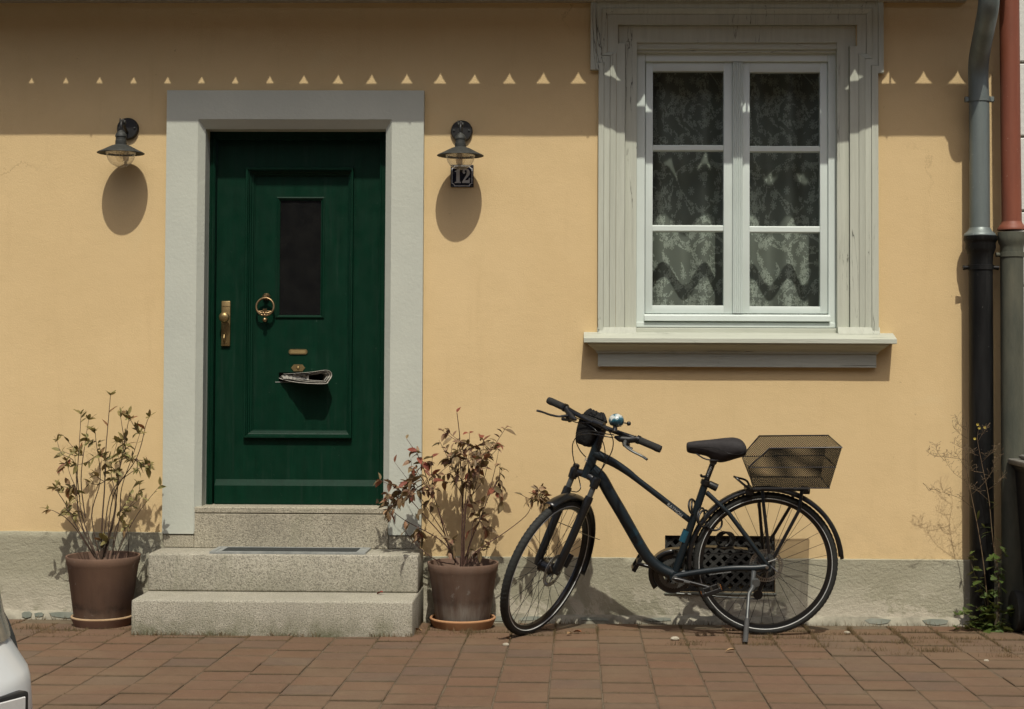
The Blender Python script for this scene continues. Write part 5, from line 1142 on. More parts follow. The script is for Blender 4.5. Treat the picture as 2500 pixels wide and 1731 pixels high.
g = MB(); g.lathe([(0.022, -0.036), (0.023, -0.03), (0.023, 0.03), (0.022, 0.036)], bb, e_s, 24); g.build('bottom_bracket', PAINT, bike, 40)
for s in (-1, 1):
    MB().tube(smooth_path([bb+e_s*0.028*s+e_w*0.004, z6(1300, 1128, s*0.045), z6(1450, 1112, s*0.062), z7(720, 1072, s*0.066), rear+e_s*0.064*s], 5), [0.013]*6+[0.012]*15 if False else 0.0115, 12, flat=1.25).build('chain_stay', PAINT, bike, 50)
    MB().tube([z6(1312, 690, s*0.018), z7(560, 740, s*0.045), rear+e_s*0.062*s+e_w*0.012], [0.0115, 0.0105, 0.010], 12).build('seat_stay', PAINT, bike, 50)
    MB().lathe([(0.020, -0.004), (0.020, 0.004)], rear+e_s*0.064*s, e_s, 16).build('dropout', PAINT, bike, 30)
    MB().lathe([(0.008, 0.0), (0.008, 0.012*s), (0.0, 0.014*s)], rear+e_s*0.066*s, e_s, 12).build('axle_nut', STEEL, bike, 30)
MB().lathe([(0.021, -0.012), (0.0235, -0.01), (0.0235, 0.010), (0.021, 0.012)], stop+dirst*0.006, dirst, 20).build('seat_clamp', BPAINT, bike, 40)
MB().tube([stop-dirst*0.01, z6(1348, 520)], 0.0135, 16).build('seat_post', BPAINT, bike, 50)
MB().tube(smooth_path([z6(1310, 600, 0.02), z6(1285, 600, 0.035), z6(1280, 590, 0.04)], 4), 0.006, 8).build('quick_release', BPAINT, bike, 40)
lt = z7(470, 582, 0.0); MB().tube([z7(430, 560), z7(447, 570), z7(492, 592)], [0.012, 0.0175, 0.0185], 16).build('rear_light', BPLAST, bike, 40)
# saddle: sections along its length
secs = [(1198, 412, 462, 0.016), (1212, 408, 470, 0.022), (1260, 401, 478, 0.027), (1320, 396, 486, 0.034), (1345, 393, 516, 0.036), (1390, 388, 526, 0.048), (1430, 384, 516, 0.062), (1470, 384, 502, 0.072), (1505, 394, 492, 0.072), (1526, 418, 482, 0.06), (1532, 440, 466, 0.035)]
g = MB(); n = 20; vs = []
for (x, yt, yb, hw) in secs:
    pt, pb = z6(x, yt), z6(x, yb); c = (pt+pb)/2; h = (pt-pb).length/2
    for k in range(n):
        a = 2*PI*k/n; ca, sa = math.cos(a), math.sin(a)
        lx = math.copysign(abs(ca)**0.75, ca)*hw*(1.0 if sa > -0.2 else 0.55+0.45*(1+sa)/0.8); vs.append(c+e_s*lx+e_w*(math.copysign(abs(sa)**0.8, sa)*h))
fs = [(i*n+k, i*n+(k+1) % n, (i+1)*n+(k+1) % n, (i+1)*n+k) for i in range(len(secs)-1) for k in range(n)]+[tuple(range(n)), tuple((len(secs)-1)*n+k for k in range(n))]
sd_ = g.add(vs, fs).build('saddle', SADDLEM, bike, 60)
sm = sd_.modifiers.new('soft', 'SUBSURF'); sm.levels = 2; sm.render_levels = 2
MB().tube(smooth_path([z6(1200, 440, .022), z6(1290, 436, .036), z6(1370, 445, .052), z6(1430, 470, .068), z6(1480, 478, .08), z6(1520, 468, .062)], 5), 0.0016, 6).build('saddle_seam', BPLAST, bike, 60)
g = MB()
for s in (-1, 1): g.tube(smooth_path([z6(1250, 470, s*.012), z6(1310, 505, s*.022), z6(1400, 508, s*.022), z6(1470, 485, s*.03)], 4), 0.0035, 8)
g.lathe([(0.016, -0.02), (0.018, -0.015), (0.018, 0.015), (0.016, 0.02)], z6(1348, 515), e_s, 14); g.build('saddle_rail', BPAINT, bike, 40)
# ---- cranks, pedals, chainring, chain guard, gears
ped = z6(1325, 1222, 0.095); cl = ped-bb; cdir = (cl-e_s*cl.dot(e_s)).normalized()
for s in (1, -1):
    d = cdir*s; p0 = bb+e_s*0.062*s; p1 = bb+d*0.170+e_s*0.078*s
    MB().tube([p0-d*0.014, p0+d*0.01, p0+d*0.06, p1-d*0.01, p1+d*0.008], [0.012, 0.0165, 0.0125, 0.0115, 0.011], 14, flat=0.8).build('crank_arm', BPAINT, bike, 50)
    MB().lathe([(0.0155, 0.0), (0.0155, 0.010*s), (0.008, 0.012*s), (0.0, 0.010*s)], p0, e_s, 18).build('crank_bolt', GREYM, bike, 40)
    pc = p1+e_s*0.052*s; tilt_ = Matrix.Rotation(math.radians(20 if s > 0 else 60), 3, e_s); pu, pw = tilt_ @ e_u, tilt_ @ e_w
    pm = MB(); 
    for uu in (-0.040, 0.040): pm.bbox(uu-0.007, uu+0.007, -0.011, 0.011, -0.045, 0.045, 0.003)
    for ss in (-0.042, 0.042): pm.bbox(-0.034, 0.034, -0.010, 0.010, ss-0.004, ss+0.004, 0.002)
    pm.tube([(0, 0, -0.055*s), (0, 0, 0.045*s)], 0.009, 10)
    pd_ = pm.xf(fr4(pc, pu, pw, e_s)).build('pedal', BPLAST, bike, 30)
    for uu in (-0.0475, 0.0475): MB().box(uu-0.001, uu+0.001, -0.007, 0.007, -0.024, 0.024).xf(fr4(pc, pu, pw, e_s)).build('reflector', simple('orange_reflector', (0.42, 0.13, 0.02), (0.34, 0.10, 0.015), 60, 0.25), pd_, 0)
Mc = fr4(bb-e_s*0.046, e_u, e_w, e_s)
def cog(r, nt_, th_, z, hole):
    g = MB(); n = nt_*2; vs = []
    for zz in (z-th_/2, z+th_/2):
        for k in range(n): rr = r if k % 2 else r-0.0045; vs.append((rr*math.cos(2*PI*k/n), rr*math.sin(2*PI*k/n), zz))
        for k in range(n): vs.append((hole*math.cos(2*PI*k/n), hole*math.sin(2*PI*k/n), zz))
    fs = []
    for k in range(n):
        j = (k+1) % n; fs += [(k, j, n+j, n+k), (2*n+k, 3*n+k, 3*n+j, 2*n+j), (k, 2*n+k, 2*n+j, j), (n+k, n+j, 3*n+j, 3*n+k)]
    return g.add(vs, fs)
ch = cog(0.098, 48, 0.003, 0, 0.070)
for k in range(5):
    a = 2*PI*k/5+0.3; ch.tube([(0.012*math.cos(a), 0.012*math.sin(a), 0.004), (0.073*math.cos(a), 0.073*math.sin(a), 0.001)], [0.011, 0.007], 8)
ch.xf(Mc).build('chainring', BPAINT, bike, 20)
cog(0.074, 36, 0.003, 0.008, 0.05).xf(Mc).build('chainring', GREYM, bike, 20)
def strip(path3, nrm, wd, th_, mat, nm):
    g = MB(); p = path3; m = len(p); vs = []
    for i in range(m):
        t = (p[min(i+1, m-1)]-p[max(i-1, 0)]).normalized(); o_ = t.cross(nrm).normalized()
        for (a, b_) in ((-wd/2, 0), (wd/2, 0), (wd/2, th_), (-wd/2, th_)): vs.append(p[i]+nrm*a+o_*b_)
    fs = [(i*4+k, i*4+(k+1) % 4, i*4+4+(k+1) % 4, i*4+4+k) for i in range(m-1) for k in range(4)]+[(0, 1, 2, 3), tuple((m-1)*4+k for k in range(4))]
    return g.add(vs, fs).build(nm, mat, bike, 30)
gc = bb-e_s*0.05
arcp = [gc+e_u*0.120*math.cos(a)+e_w*0.120*math.sin(a) for a in [math.radians(-38)+(math.radians(90+38))*k/16 for k in range(17)]]
tail = [z6(1300, 988, -0.05), z6(1420, 992, -0.05), z6(1540, 1003, -0.05)]
strip(arcp+tail, e_s, 0.046, 0.004, BPAINT, 'chain_guard')
g = MB(); fan = [gc+e_s*0.022]+[p+e_s*0.022 for p in arcp]; inn = [gc+e_s*0.022+(p-gc)*0.80 for p in arcp]; n = len(arcp)
g.add([p+e_s*0.022 for p in arcp]+inn, [(i, i+1, n+i+1, n+i) for i in range(n-1)]); o = g.build('chain_guard_rim', BPAINT, bike, 30); o.modifiers.new('t', 'SOLIDIFY').thickness = 0.002
for k, r_ in enumerate((0.056, 0.050, 0.044, 0.038, 0.033, 0.028, 0.024)):
    cog(r_, int(r_*460), 0.0022, -0.026-0.0042*k, 0.012).xf(Mr).build('sprocket', GREYM, bike, 20)
dr0 = z7(738, 1232, -0.05); 
g = MB(); g.lathe([(0.022, -0.006), (0.024, 0), (0.022, 0.006)], dr0, e_s, 18); g.lathe([(0.02, -0.006), (0.021, 0), (0.02, 0.006)], z7(765, 1150, -0.052), e_s, 16); g.tube([z7(765, 1150, -0.058), dr0-e_s*0.006], 0.012, 8); g.tube([rear-e_s*0.07, z7(775, 1100, -0.075), z7(765, 1150, -0.06)], 0.012, 8); g.build('rear_derailleur', BPLAST, bike, 40)
cm = bb-e_s*0.046; cr_ = rear-e_s*0.042
lp2 = [cm+e_u*0.096*math.cos(t)+e_w*0.096*math.sin(t) for t in [math.radians(-95+185*k/16) for k in range(17)]]
lp2 += [cm+(cr_-cm)*0.3+e_w*0.078, cm+(cr_-cm)*0.65+e_w*0.058]+[cr_+e_u*0.04*math.cos(t)+e_w*0.04*math.sin(t) for t in [math.radians(92+150*k/8) for k in range(9)]]
lp2 += [z7(765, 1150, -0.052)+e_u*0.018, dr0-e_u*0.018-e_w*0.008, dr0-e_w*0.021, cm+(dr0-cm)*0.5-e_w*0.06]
MB().tube(lp2, 0.0038, 6, True).build('chain', GREYM, bike, 30)
g = MB(); g.tube([z6(1165, 1085, -.02), z6(1185, 1040, -.035), z6(1180, 985, -.04)], [0.014, 0.012, 0.008], 10); g.bbox(-0.05, 0.04, -0.012, 0.012, -0.004, 0.004, 0.003); g.v[-24:] = [fr4(z6(1170, 1030, -0.045), e_u, e_w, e_s) @ p for p in g.v[-24:]]; g.build('front_derailleur', GREYM, bike, 40)
# ---- kickstand
kf = at(1819.5, 1563, -0.65); kf.z = zg(kf.x, kf.y)+0.004
ks = MB(); k0 = z7(712, 1090, 0.075); k1 = z7(706, 1190, 0.105); k2 = z7(683, 1225, 0.12)
ks.tube([k0, k1, k2, k2+(kf-k2)*0.97], [0.0125, 0.012, 0.009, 0.0085], 12)
ko = ks.build('kickstand', GREYM, bike, 40)
MB().tube([k2+(kf-k2)*0.52, k2+(kf-k2)*0.55, k2+(kf-k2)*0.97, kf], [0.0105, 0.0115, 0.0125, 0.013], 12).build('kickstand_foot', simple('grey_rubber', (0.06, 0.06, 0.057), (0.045, 0.045, 0.043), 40, 0.8), ko, 40)
MB().lathe([(0.02, -0.012), (0.021, 0.0), (0.018, 0.012)], z7(725, 1160, 0.10), e_s, 14).build('kickstand_pivot', GREYM, ko, 40)
# ---- carrier rack
RK = BPAINT
for s, pts in ((1, [((765, 612), (772, 700), (805, 985)), ((1000, 612), (985, 725), (832, 1010))]), (-1, [((742, 600), (746, 700), (768, 960)), ((960, 590), (930, 705), (815, 900))])):
    for st_ in pts:
        MB().tube([z7(st_[0][0], st_[0][1], s*0.06), z7(st_[1][0], st_[1][1], s*0.085), z7(st_[2][0], st_[2][1], s*0.085)], 0.0082, 10).build('rack_strut', RK, bike, 40)
rl = []
for s in (-1, 1): rl.append([z7(690, 600-6*(s < 0), s*0.055), z7(850, 602-6*(s < 0), s*0.06), z7(1020, 606-6*(s < 0), s*0.05)])
MB().tube(smooth_path(rl[1]+[z7(1035, 603, 0.0)]+rl[0][::-1], 5), 0.0055, 8).build('rack_platform', RK, bike, 40)
MB().tube(smooth_path([z7(690, 600, 0.05), z7(650, 570, 0.05), z7(602, 528, 0.035), z7(602, 528, -0.035), z7(668, 548, -0.05), z7(690, 594, -0.055)], 5), 0.0055, 8).build('rack_hoop', RK, bike, 40)
for k in range(4): MB().tube([z7(700+k*95, 601, 0.056), z7(700+k*95, 594, -0.056)], 0.004, 8).build('rack_crossbar', RK, bike, 40)
MB().bbox(-0.018, 0.018, -0.014, 0.014, -0.03, 0.03, 0.004).xf(fr4(z7(1022, 606, 0), e_u, e_w, e_s)).build('rack_reflector', BPLAST, bike, 30)
MB().bbox(-0.018, 0.018, -0.016, 0.016, -0.05, 0.05, 0.004).xf(fr4(z7(682, 606, 0), e_u, e_w, e_s)).build('rack_front_clamp', BPLAST, bike, 30)
# ---- wire basket
sN, sF = 0.165, -0.135
N = [zb_(922, 556, sN), zb_(1200, 298, sN), zb_(2172, 288, sN)]; Fp = [zb_(828, 408, sF), zb_(1062, 133, sF), zb_(1987, 125, sF)]
NB = [zb_(985, 833, 0.135), zb_(2005, 833, 0.135)]; FB = [zb_(935, 682, -0.11), zb_(1885, 682, -0.11)]
def panel_uv(nm, pts):
    me = bpy.data.meshes.new(nm); o_ = ORG[bike.name]; me.from_pydata([p-o_ for p in pts], [], [tuple(range(len(pts)))])
    n_ = (pts[1]-pts[0]).cross(pts[2]-pts[0]).normalized(); xx = (pts[1]-pts[0]).normalized(); yy = n_.cross(xx)
    ul = me.uv_layers.new()
    for l in me.loops: p = pts[l.vertex_index]-pts[0]; ul.data[l.index].uv = (p.dot(xx), p.dot(yy))
    me.materials.append(MESHW); o = bpy.data.objects.new(nm, me); COL.objects.link(o); o.parent = bask; return o
rimp = [N[0], N[1], N[2], Fp[2], Fp[1], Fp[0]]
bask = MB().tube(rimp+[rimp[0]], 0.0034, 8).build('basket', BPAINT, bike, 40)
panel_uv('mesh_panel', [NB[0], NB[1], N[2], N[1], N[0]]); panel_uv('mesh_panel', [FB[1], FB[0], Fp[0], Fp[1], Fp[2]])
panel_uv('mesh_panel', [NB[1], FB[1], Fp[2], N[2]]); panel_uv('mesh_panel', [FB[0], NB[0], N[0], Fp[0]]); panel_uv('mesh_panel', [NB[0], FB[0], FB[1], NB[1]])
MB().tube([NB[0], NB[1], FB[1], FB[0], NB[0]], 0.0028, 8).build('basket_wire', BPAINT, bask, 40)
lp_ = lambda a, b_, t: a+(b_-a)*t
t_ = 0.516; mN = [N[0], lp_(NB[1], N[2], t_)]; mF = [Fp[0], lp_(FB[1], Fp[2], t_)]
MB().tube([mN[0], mN[1], mF[1], mF[0]], 0.0024, 8).build('basket_wire', BPAINT, bask, 40)
for (a, b_) in ((NB[0], N[0]), (FB[0], Fp[0])): MB().tube([a, b_], 0.002, 6).build('basket_wire', BPAINT, bask, 40)
# ---- handlebar (steered frame), stem, grips, levers, bell, bag
stemc = zh(930, 590); sa = (stemc-Hb).dot(ax); sf = 0.055
HB = lambda l, f=0.0, a=0.0: SP(sa+a, sf+f, l)
MB().tube([Ht-ax*0.002, Ht+ax*0.03, SP(sa-0.02, 0.0, 0), SP(sa-0.004, 0.02, 0), SP(sa, sf, 0)], [0.0225, 0.019, 0.019, 0.018, 0.0185], 18).build('stem', BPAINT, bike, 50)
hw = 0.318
barp = smooth_path([HB(-hw, -0.045, 0.0), HB(-0.22, -0.022, 0.004), HB(-0.13, -0.004, 0.0), HB(-0.05, 0, -0.004), HB(0.05, 0, -0.004), HB(0.13, -0.004, 0.0), HB(0.22, -0.022, 0.004), HB(hw, -0.045, 0.0)], 5)
MB().tube(barp, 0.0118, 14).build('handlebar', BPAINT, bike, 60)
MB().tube([HB(-0.028), HB(0.028)], 0.019, 16).build('stem_clamp', BPAINT, bike, 40)
for s in (-1, 1):
    gp = [HB(s*(hw+0.004), -0.046, 0.0), HB(s*(hw-0.012), -0.043, 0), HB(s*0.285, -0.034, 0.002), HB(s*0.218, -0.0225, 0.003)]
    MB().tube(gp, [0.0165, 0.0185, 0.0172, 0.0175], 16).build('grip', GRIP, bike, 50)
    MB().tube([HB(s*0.216, -0.022, 0.003), HB(s*0.203, -0.020, 0.003)], 0.0205, 16).build('grip_ring', BPAINT, bike, 40)
    MB().tube([HB(s*0.200, -0.019, 0.003), HB(s*0.17, -0.010, -0.012), HB(s*0.135, 0.012, -0.022), HB(s*0.11, 0.022, -0.022)], [0.016, 0.017, 0.015, 0.006], 12).build('brake_lever_body', BPLAST, bike, 50)
    MB().tube(smooth_path([HB(s*0.165, 0.012, -0.022), HB(s*0.19, 0.048, -0.036), HB(s*0.235, 0.052, -0.045), HB(s*0.285, 0.038, -0.050), HB(s*0.315, 0.042, -0.054)], 5), [0.0085]*4+[0.0065]*13+[0.007]*4, 10, flat=0.8).build('brake_lever', GREYM if s > 0 else BPLAST, bike, 60)
    MB().tube([HB(s*0.175, -0.012, -0.024), HB(s*0.15, -0.004, -0.040)], [0.017, 0.014], 12).build('gear_shifter', BPLAST, bike, 40)
    MB().tube([HB(s*0.16, 0.0, -0.042), HB(s*0.20, -0.016, -0.05)], [0.006, 0.009], 8).build('shift_paddle', BPLAST, bike, 40)
def bell_material():
    m, nt, b = newmat('printed_bell'); setin(b, Roughness=0.25); v = posn(nt, (1, 1, 1))
    f = nz(nt, v, 26, 4, 0.6, 0.4); col(nt, b, ramp(nt, f, [(0.40, (0.50, 0.53, 0.49)), (0.45, (0.36, 0.42, 0.41)), (0.48, (0.03, 0.12, 0.16)), (0.58, (0.012, 0.04, 0.055))])); return m
bc = zh(1212, 570, 0.15); bax = (ax*0.92-lat*0.3+fwd*-0.25).normalized()
bl = MB().lathe([(0.0, 0.031), (0.012, 0.0295), (0.026, 0.022), (0.034, 0.010), (0.036, -0.002), (0.034, -0.014), (0.026, -0.024), (0.012, -0.029), (0, -0.030)], bc, bax, 28).build('bell', bell_material(), bike, 60)
MB().tube([bc-bax*0.026, bc-bax*0.052], [0.010, 0.012], 10).build('bell_foot', BPLAST, bl, 40)
MB().tube([zh(1325, 605, 0.15), zh(1365, 612, 0.155)], 0.003, 8).build('bell_lever', BPLAST, bl, 40)
MB().lathe([(0, 0.009), (0.007, 0.006), (0.0105, 0), (0.007, -0.006), (0, -0.009)], zh(1390, 616, 0.155), e_s, 14).build('bell_knob', BPLAST, bl, 60)
# soft handlebar bag hanging in front of the stem
cb = zh(835, 660, -0.03)
g = MB(); rings = [(0.052, 0.082, 0.058), (0.040, 0.090, 0.068), (0.0, 0.090, 0.066), (-0.05, 0.084, 0.062), (-0.085, 0.066, 0.05), (-0.095, 0.045, 0.035)]; n = 24; vs = []
for (a, hl, hf) in rings:
    for k in range(n):
        t = 2*PI*k/n; c_, s_ = math.cos(t), math.sin(t)
        p = cb+ax*(a+0.006*noise.noise(Vector((k*0.7, a*40, 2))))+lat*(math.copysign(abs(c_)**0.5, c_)*hl*0.62)+fwd*(math.copysign(abs(s_)**0.5, s_)*hf*0.72); vs.append(p)
fs = [(i*n+k, i*n+(k+1) % n, (i+1)*n+(k+1) % n, (i+1)*n+k) for i in range(len(rings)-1) for k in range(n)]+[tuple(range(n)), tuple((len(rings)-1)*n+k for k in range(n))]
BAGM = simple('black_bag_fabric', (0.009, 0.009, 0.009), (0.014, 0.014, 0.013), 50, 0.8, bmp=0.5, bscale=60, bdist=0.01, spec=0.2)
bag = g.add(vs, fs).build('handlebar_bag', BAGM, bike, 60); sm = bag.modifiers.new('soft', 'SUBSURF'); sm.levels = 1; sm.render_levels = 1
g = MB(); rr = random.Random(4)
for k in range(13):
    t = rr.uniform(-0.055, 0.055); g.tube(smooth_path([cb+ax*0.05+lat*t+fwd*rr.uniform(-.03, .03), cb+ax*rr.uniform(0.062, 0.078)+lat*(t+rr.uniform(-.015, .015))+fwd*rr.uniform(-.02, .02), cb+ax*0.05+lat*(t+rr.uniform(-.03, .03))+fwd*rr.uniform(-.03, .03)], 5), 0.009, 8)
g.build('bag_ruffle', BAGM, bag, 60)
# cables
cabs = [[(540, 560, -.05), (640, 600, 0), (800, 605, .03), (930, 620, .06), (1090, 715, .12), (1160, 840, .12), (1150, 1000, .08), (1060, 1180, .05), (960, 1340, .03)],
 [(610, 520, -.06), (740, 590, 0), (900, 700, .05), (1000, 840, .06), (1045, 1000, .05), (1040, 1160, .04), (990, 1290, .03), (965, 1340, .03)],
 [(1180, 780, .14), (1040, 760, .13), (860, 722, .09), (720, 735, .06), (640, 780, .04), (632, 880, .04), (690, 1010, .035), (770, 1100, .03)],
 [(1165, 820, .14), (1020, 795, .13), (840, 760, .1), (680, 775, .07), (600, 860, .05), (575, 980, .04), (600, 1160, .04), (660, 1370, .04), (690, 1500, .05)],
 [(690, 1500, .05), (690, 1560, .06), (640, 1600, .02), (560, 1590, -.03)]]
for c_ in cabs: MB().tube(smooth_path([zh(*q) for q in c_], 6), 0.0026, 6).build('cable', BPAINT, bike, 60)
# coiled lock at the seat tube
def coil(c, r1, r2, nrm, th_=0.0052, turns=1):
    nrm = nrm.normalized(); u = nrm.orthogonal().normalized(); v = nrm.cross(u); return [c+u*r1*math.cos(2*PI*k/24)+v*r2*math.sin(2*PI*k/24) for k in range(24)]
lk = MB()
for (x, y, s, r1, r2, nv) in ((345, 705, 0.0, .038, .034, Vector((.8, -.5, .2))), (352, 712, -0.02, .038, .036, Vector((.9, -.3, .1))), (395, 760, 0.02, .042, .032, Vector((.85, -.5, .0))), (415, 775, 0.03, .043, .036, Vector((.7, -.7, .1))), (470, 790, 0.01, .040, .048, Vector((.3, -.9, .1)))):
    lk.tube(coil(z7(x, y, s), r1, r2, nv), 0.0050, 8, True)
lk.build('coil_lock', BPLAST, bike, 60)
lk = MB()
for k in range(4): lk.tube(coil(z7(530+k*6, 900+k*3, -0.06-0.012*k), .036+.003*k, .034, Vector((.1, -1, .15))), 0.0045, 8, True)
lk.build('spare_cable_loop', BPLAST, bike, 60)
# lettering on the frame
def on_tube(path_a, path_b, off, flip=False):
    d = (path_b-path_a).normalized(); n_ = (-e_s*-1.0); n_ = (e_s-d*e_s.dot(d)).normalized(); u = n_.cross(d); c = (path_a+path_b)/2
    return fr4(c+n_*off, d, u, n_)
a_, b_ = z6(1075, 735), z6(1192, 832)
text_mesh('maker_name', 'RAYMON', 0.0215, WHITEP, on_tube(a_, b_, 0.0150), bike)
text_mesh('maker_name', 'RAYMON', 0.013, WHITEP, on_tube(z6(1314, 594), z6(1336, 545), 0.0139), bike)
text_mesh('stay_text', 'GERMAN PERFORMANCE BIKES', 0.0075, WHITEP, on_tube(z6(1330, 1142, .05), z6(1440, 1128, .06), 0.0145), bike)
text_mesh('crank_text', 'SHIMANO', 0.0085, WHITEP, fr4(bb+cdir*0.062+e_s*0.0755, cdir, e_s.cross(cdir), e_s), bike)
text_mesh('head_badge', 'R', 0.026, WHITEP, fr4(z6(640, 505)+e_s*0.0215, e_u*-0.94+e_w*-0.34, e_w*0.94-e_u*0.34, e_s), bike)
# ================================================================ CAR CORNER (left foreground)
CARW = simple('white_car_paint', (0.60, 0.62, 0.60), (0.56, 0.58, 0.56), 2, 0.25, spec=0.5)
ca = math.radians(-28); cdirf = Vector((math.cos(ca), math.sin(ca), 0)); cside = Vector((-math.sin(ca), math.cos(ca), 0))
car_nose = at(40, 1650, -3.9); car_nose.z = zg(0, -3.9)
car_c = Vector((car_nose.x, -3.9, 0))-cdirf*1.86-cside*0.46; car_c.z = zg(0, -4)
car = thing('parked_car', car_c, 'white car whose front bumper corner enters the picture at lower left', 'car')
def CP(f, s, z): return car_c+cdirf*f+cside*s+Vector((0, 0, z))
def hull(levels, nm, mat, parent, cap=(True, True)):
    n = 64; g = MB(); vs = []
    for (z, f0, f1, hw_, ex) in levels:
        cf, hf = (f0+f1)/2, (f1-f0)/2
        for k in range(n):
            t = 2*PI*k/n; c_, s_ = math.cos(t), math.sin(t)
            vs.append(CP(cf+math.copysign(abs(c_)**(2/ex), c_)*hf, math.copysign(abs(s_)**(2/ex), s_)*hw_, z))
    fs = [(i*n+k, i*n+(k+1) % n, (i+1)*n+(k+1) % n, (i+1)*n+k) for i in range(len(levels)-1) for k in range(n)]
    if cap[0]: fs.append(tuple(range(n-1, -1, -1)))
    if cap[1]: fs.append(tuple((len(levels)-1)*n+k for k in range(n)))
    return g.add(vs, fs).build(nm, mat, parent, 35)
CL = [(0.18, -1.80, 1.80, 0.74, 4.6), (0.22, -1.88, 1.885, 0.80, 4.6), (0.28, -1.90, 1.896, 0.80, 4.6), (0.385, -1.90, 1.883, 0.80, 4.6), (0.41, -1.90, 1.871, 0.80, 4.6), (0.48, -1.90, 1.796, 0.80, 4.6), (0.545, -1.89, 1.763, 0.80, 4.6), (0.62, -1.88, 1.738, 0.80, 4.6), (0.72, -1.86, 1.64, 0.80, 4.6), (0.80, -1.84, 1.50, 0.79, 4.6), (0.86, -1.80, 1.10, 0.77, 5), (0.90, -1.76, 0.85, 0.74, 5)]
hull(CL, 'body', CARW, car)
DG = simple('car_window', (0.012, 0.014, 0.014), (0.016, 0.018, 0.018), 10, 0.1, spec=0.5)
hull([(0.895, -1.72, 0.80, 0.70, 5), (1.15, -1.62, 0.42, 0.64, 5), (1.33, -1.50, 0.12, 0.58, 5)], 'cabin_glass', DG, car)
hull([(1.331, -1.52, 0.14, 0.59, 5), (1.38, -1.46, 0.05, 0.56, 5), (1.40, -1.30, -0.1, 0.48, 4)], 'roof', CARW, car)
for f in (-1.22, 1.18):
    for s in (-1, 1):
        M_ = fr4(CP(f, s*0.76, 0.30), cdirf, Vector((0, 0, 1)), cside*s); g = MB().lathe([(0.18, -0.09), (0.27, -0.09), (0.295, -0.07), (0.295, 0.07), (0.27, 0.085), (0.2, 0.085)], (0, 0, 0), (0, 0, 1), 36).xf(M_); wo = g.build('wheel', RUBBER, car, 40)
        MB().lathe([(0.2, 0.07), (0.19, 0.088), (0.06, 0.075), (0, 0.08)], (0, 0, 0), (0, 0, 1), 30).xf(M_).build('hub_cap', GREYM, wo, 40)
HL = simple('headlight_glass', (0.20, 0.195, 0.16), (0.12, 0.118, 0.10), 12, 0.12, spec=0.5)
for s in (-1, 1):                                                     # wrap-round headlights let into the front corners
    g = MB(); vs = []; n = 12; lv = [(0.485, 1.792), (0.51, 1.781), (0.545, 1.763), (0.62, 1.738), (0.68, 1.685), (0.71, 1.652)]
    for (z, f1) in lv:
        cf_, hf_ = (-1.89+f1)/2, (f1+1.89)/2+0.006
        for k in range(n+1):
            t = math.radians(8+64*k/n); vs.append(CP(cf_+math.cos(t)**(2/4.6)*hf_, s*math.sin(t)**(2/4.6)*0.807, z+0.0))
    g.add(vs, [(i*(n+1)+k, i*(n+1)+k+1, (i+1)*(n+1)+k+1, (i+1)*(n+1)+k) for i in range(len(lv)-1) for k in range(n)]).build('headlight', HL, car, 50)
pr4 = fr4(CP(1.884, 0.22, 0.312), (cside-cdirf*0.06).normalized(), Vector((0, 0, 1)), (cdirf+cside*0.06).normalized())
PL = MB().bbox(-0.272, 0.272, -0.066, 0.066, -0.03, 0.006, 0.008, 2).xf(pr4).build('plate_holder', BPLAST, car, 30)
MB().bbox(-0.258, 0.258, -0.055, 0.055, 0.0, 0.0085, 0.003).xf(pr4).build('number_plate', ENAMELW, PL, 30)
text_mesh('plate_character', 'A', 0.075, BPLAST, pr4 @ Matrix.Translation((0.205, -0.004, 0.0092)), PL, 0.0003)
# ================================================================ UNIDENTIFIED DARK OBJECT at the right edge, built as a bin
BINM = simple('dark_bin_plastic', (0.010, 0.010, 0.010), (0.016, 0.016, 0.015), 20, 0.6, spec=0.4)
LIDM = simple('grey_lid', (0.17, 0.165, 0.14), (0.12, 0.115, 0.10), 12, 0.7)
bx = at(2487, 1130, -0.36).x
bn = thing('stand_in_bin', (bx+0.27, -0.42, zg(0, -.4)), 'unidentified dark object at the right picture edge, built as a wheeled bin with grey lid', 'bin')
g = MB(); vs = []; zb0 = zg(0, -.4)
zl = at(2490, 1142, -0.42).z
for (z, hx_, y0, y1) in ((0.04, 0.19, -0.60, -0.20), (zl-0.03, 0.235, -0.66, -0.17), (zl-0.012, 0.25, -0.67, -0.165), (zl, 0.25, -0.67, -0.165)):
    vs += [(bx+0.27-hx_, y0, z), (bx+0.27+hx_, y0, z), (bx+0.27+hx_, y1, z), (bx+0.27-hx_, y1, z)]
g.add(vs, [(i*4+k, i*4+(k+1) % 4, i*4+4+(k+1) % 4, i*4+4+k) for i in range(3) for k in range(4)]+[(0, 3, 2, 1), (12, 13, 14, 15)]).build('bin_body', BINM, bn, 30)
g = MB(); g.bbox(bx, bx+0.54, -0.685, -0.16, zl+0.001, zl+0.028, 0.008, 2); g.bbox(bx+0.04, bx+0.5, -0.64, -0.20, zl+0.028, zl+0.05, 0.015, 2); g.build('lid', LIDM, bn, 40)
MB().tube([(bx+0.08, -0.15, zl+0.01), (bx+0.08, -0.12, zl+0.015), (bx+0.46, -0.12, zl+0.015), (bx+0.46, -0.15, zl+0.01)], 0.013, 10).build('handle', BINM, bn, 40)
for s in (-1, 1): MB().lathe([(0.0, -0.025), (0.07, -0.025), (0.095, -0.02), (0.10, 0.0), (0.095, 0.02), (0.07, 0.025), (0, 0.025)], (bx+0.27+s*0.245, -0.24, zb0+0.10), (1, 0, 0), 30).build('wheel', RUBBER, bn, 40)
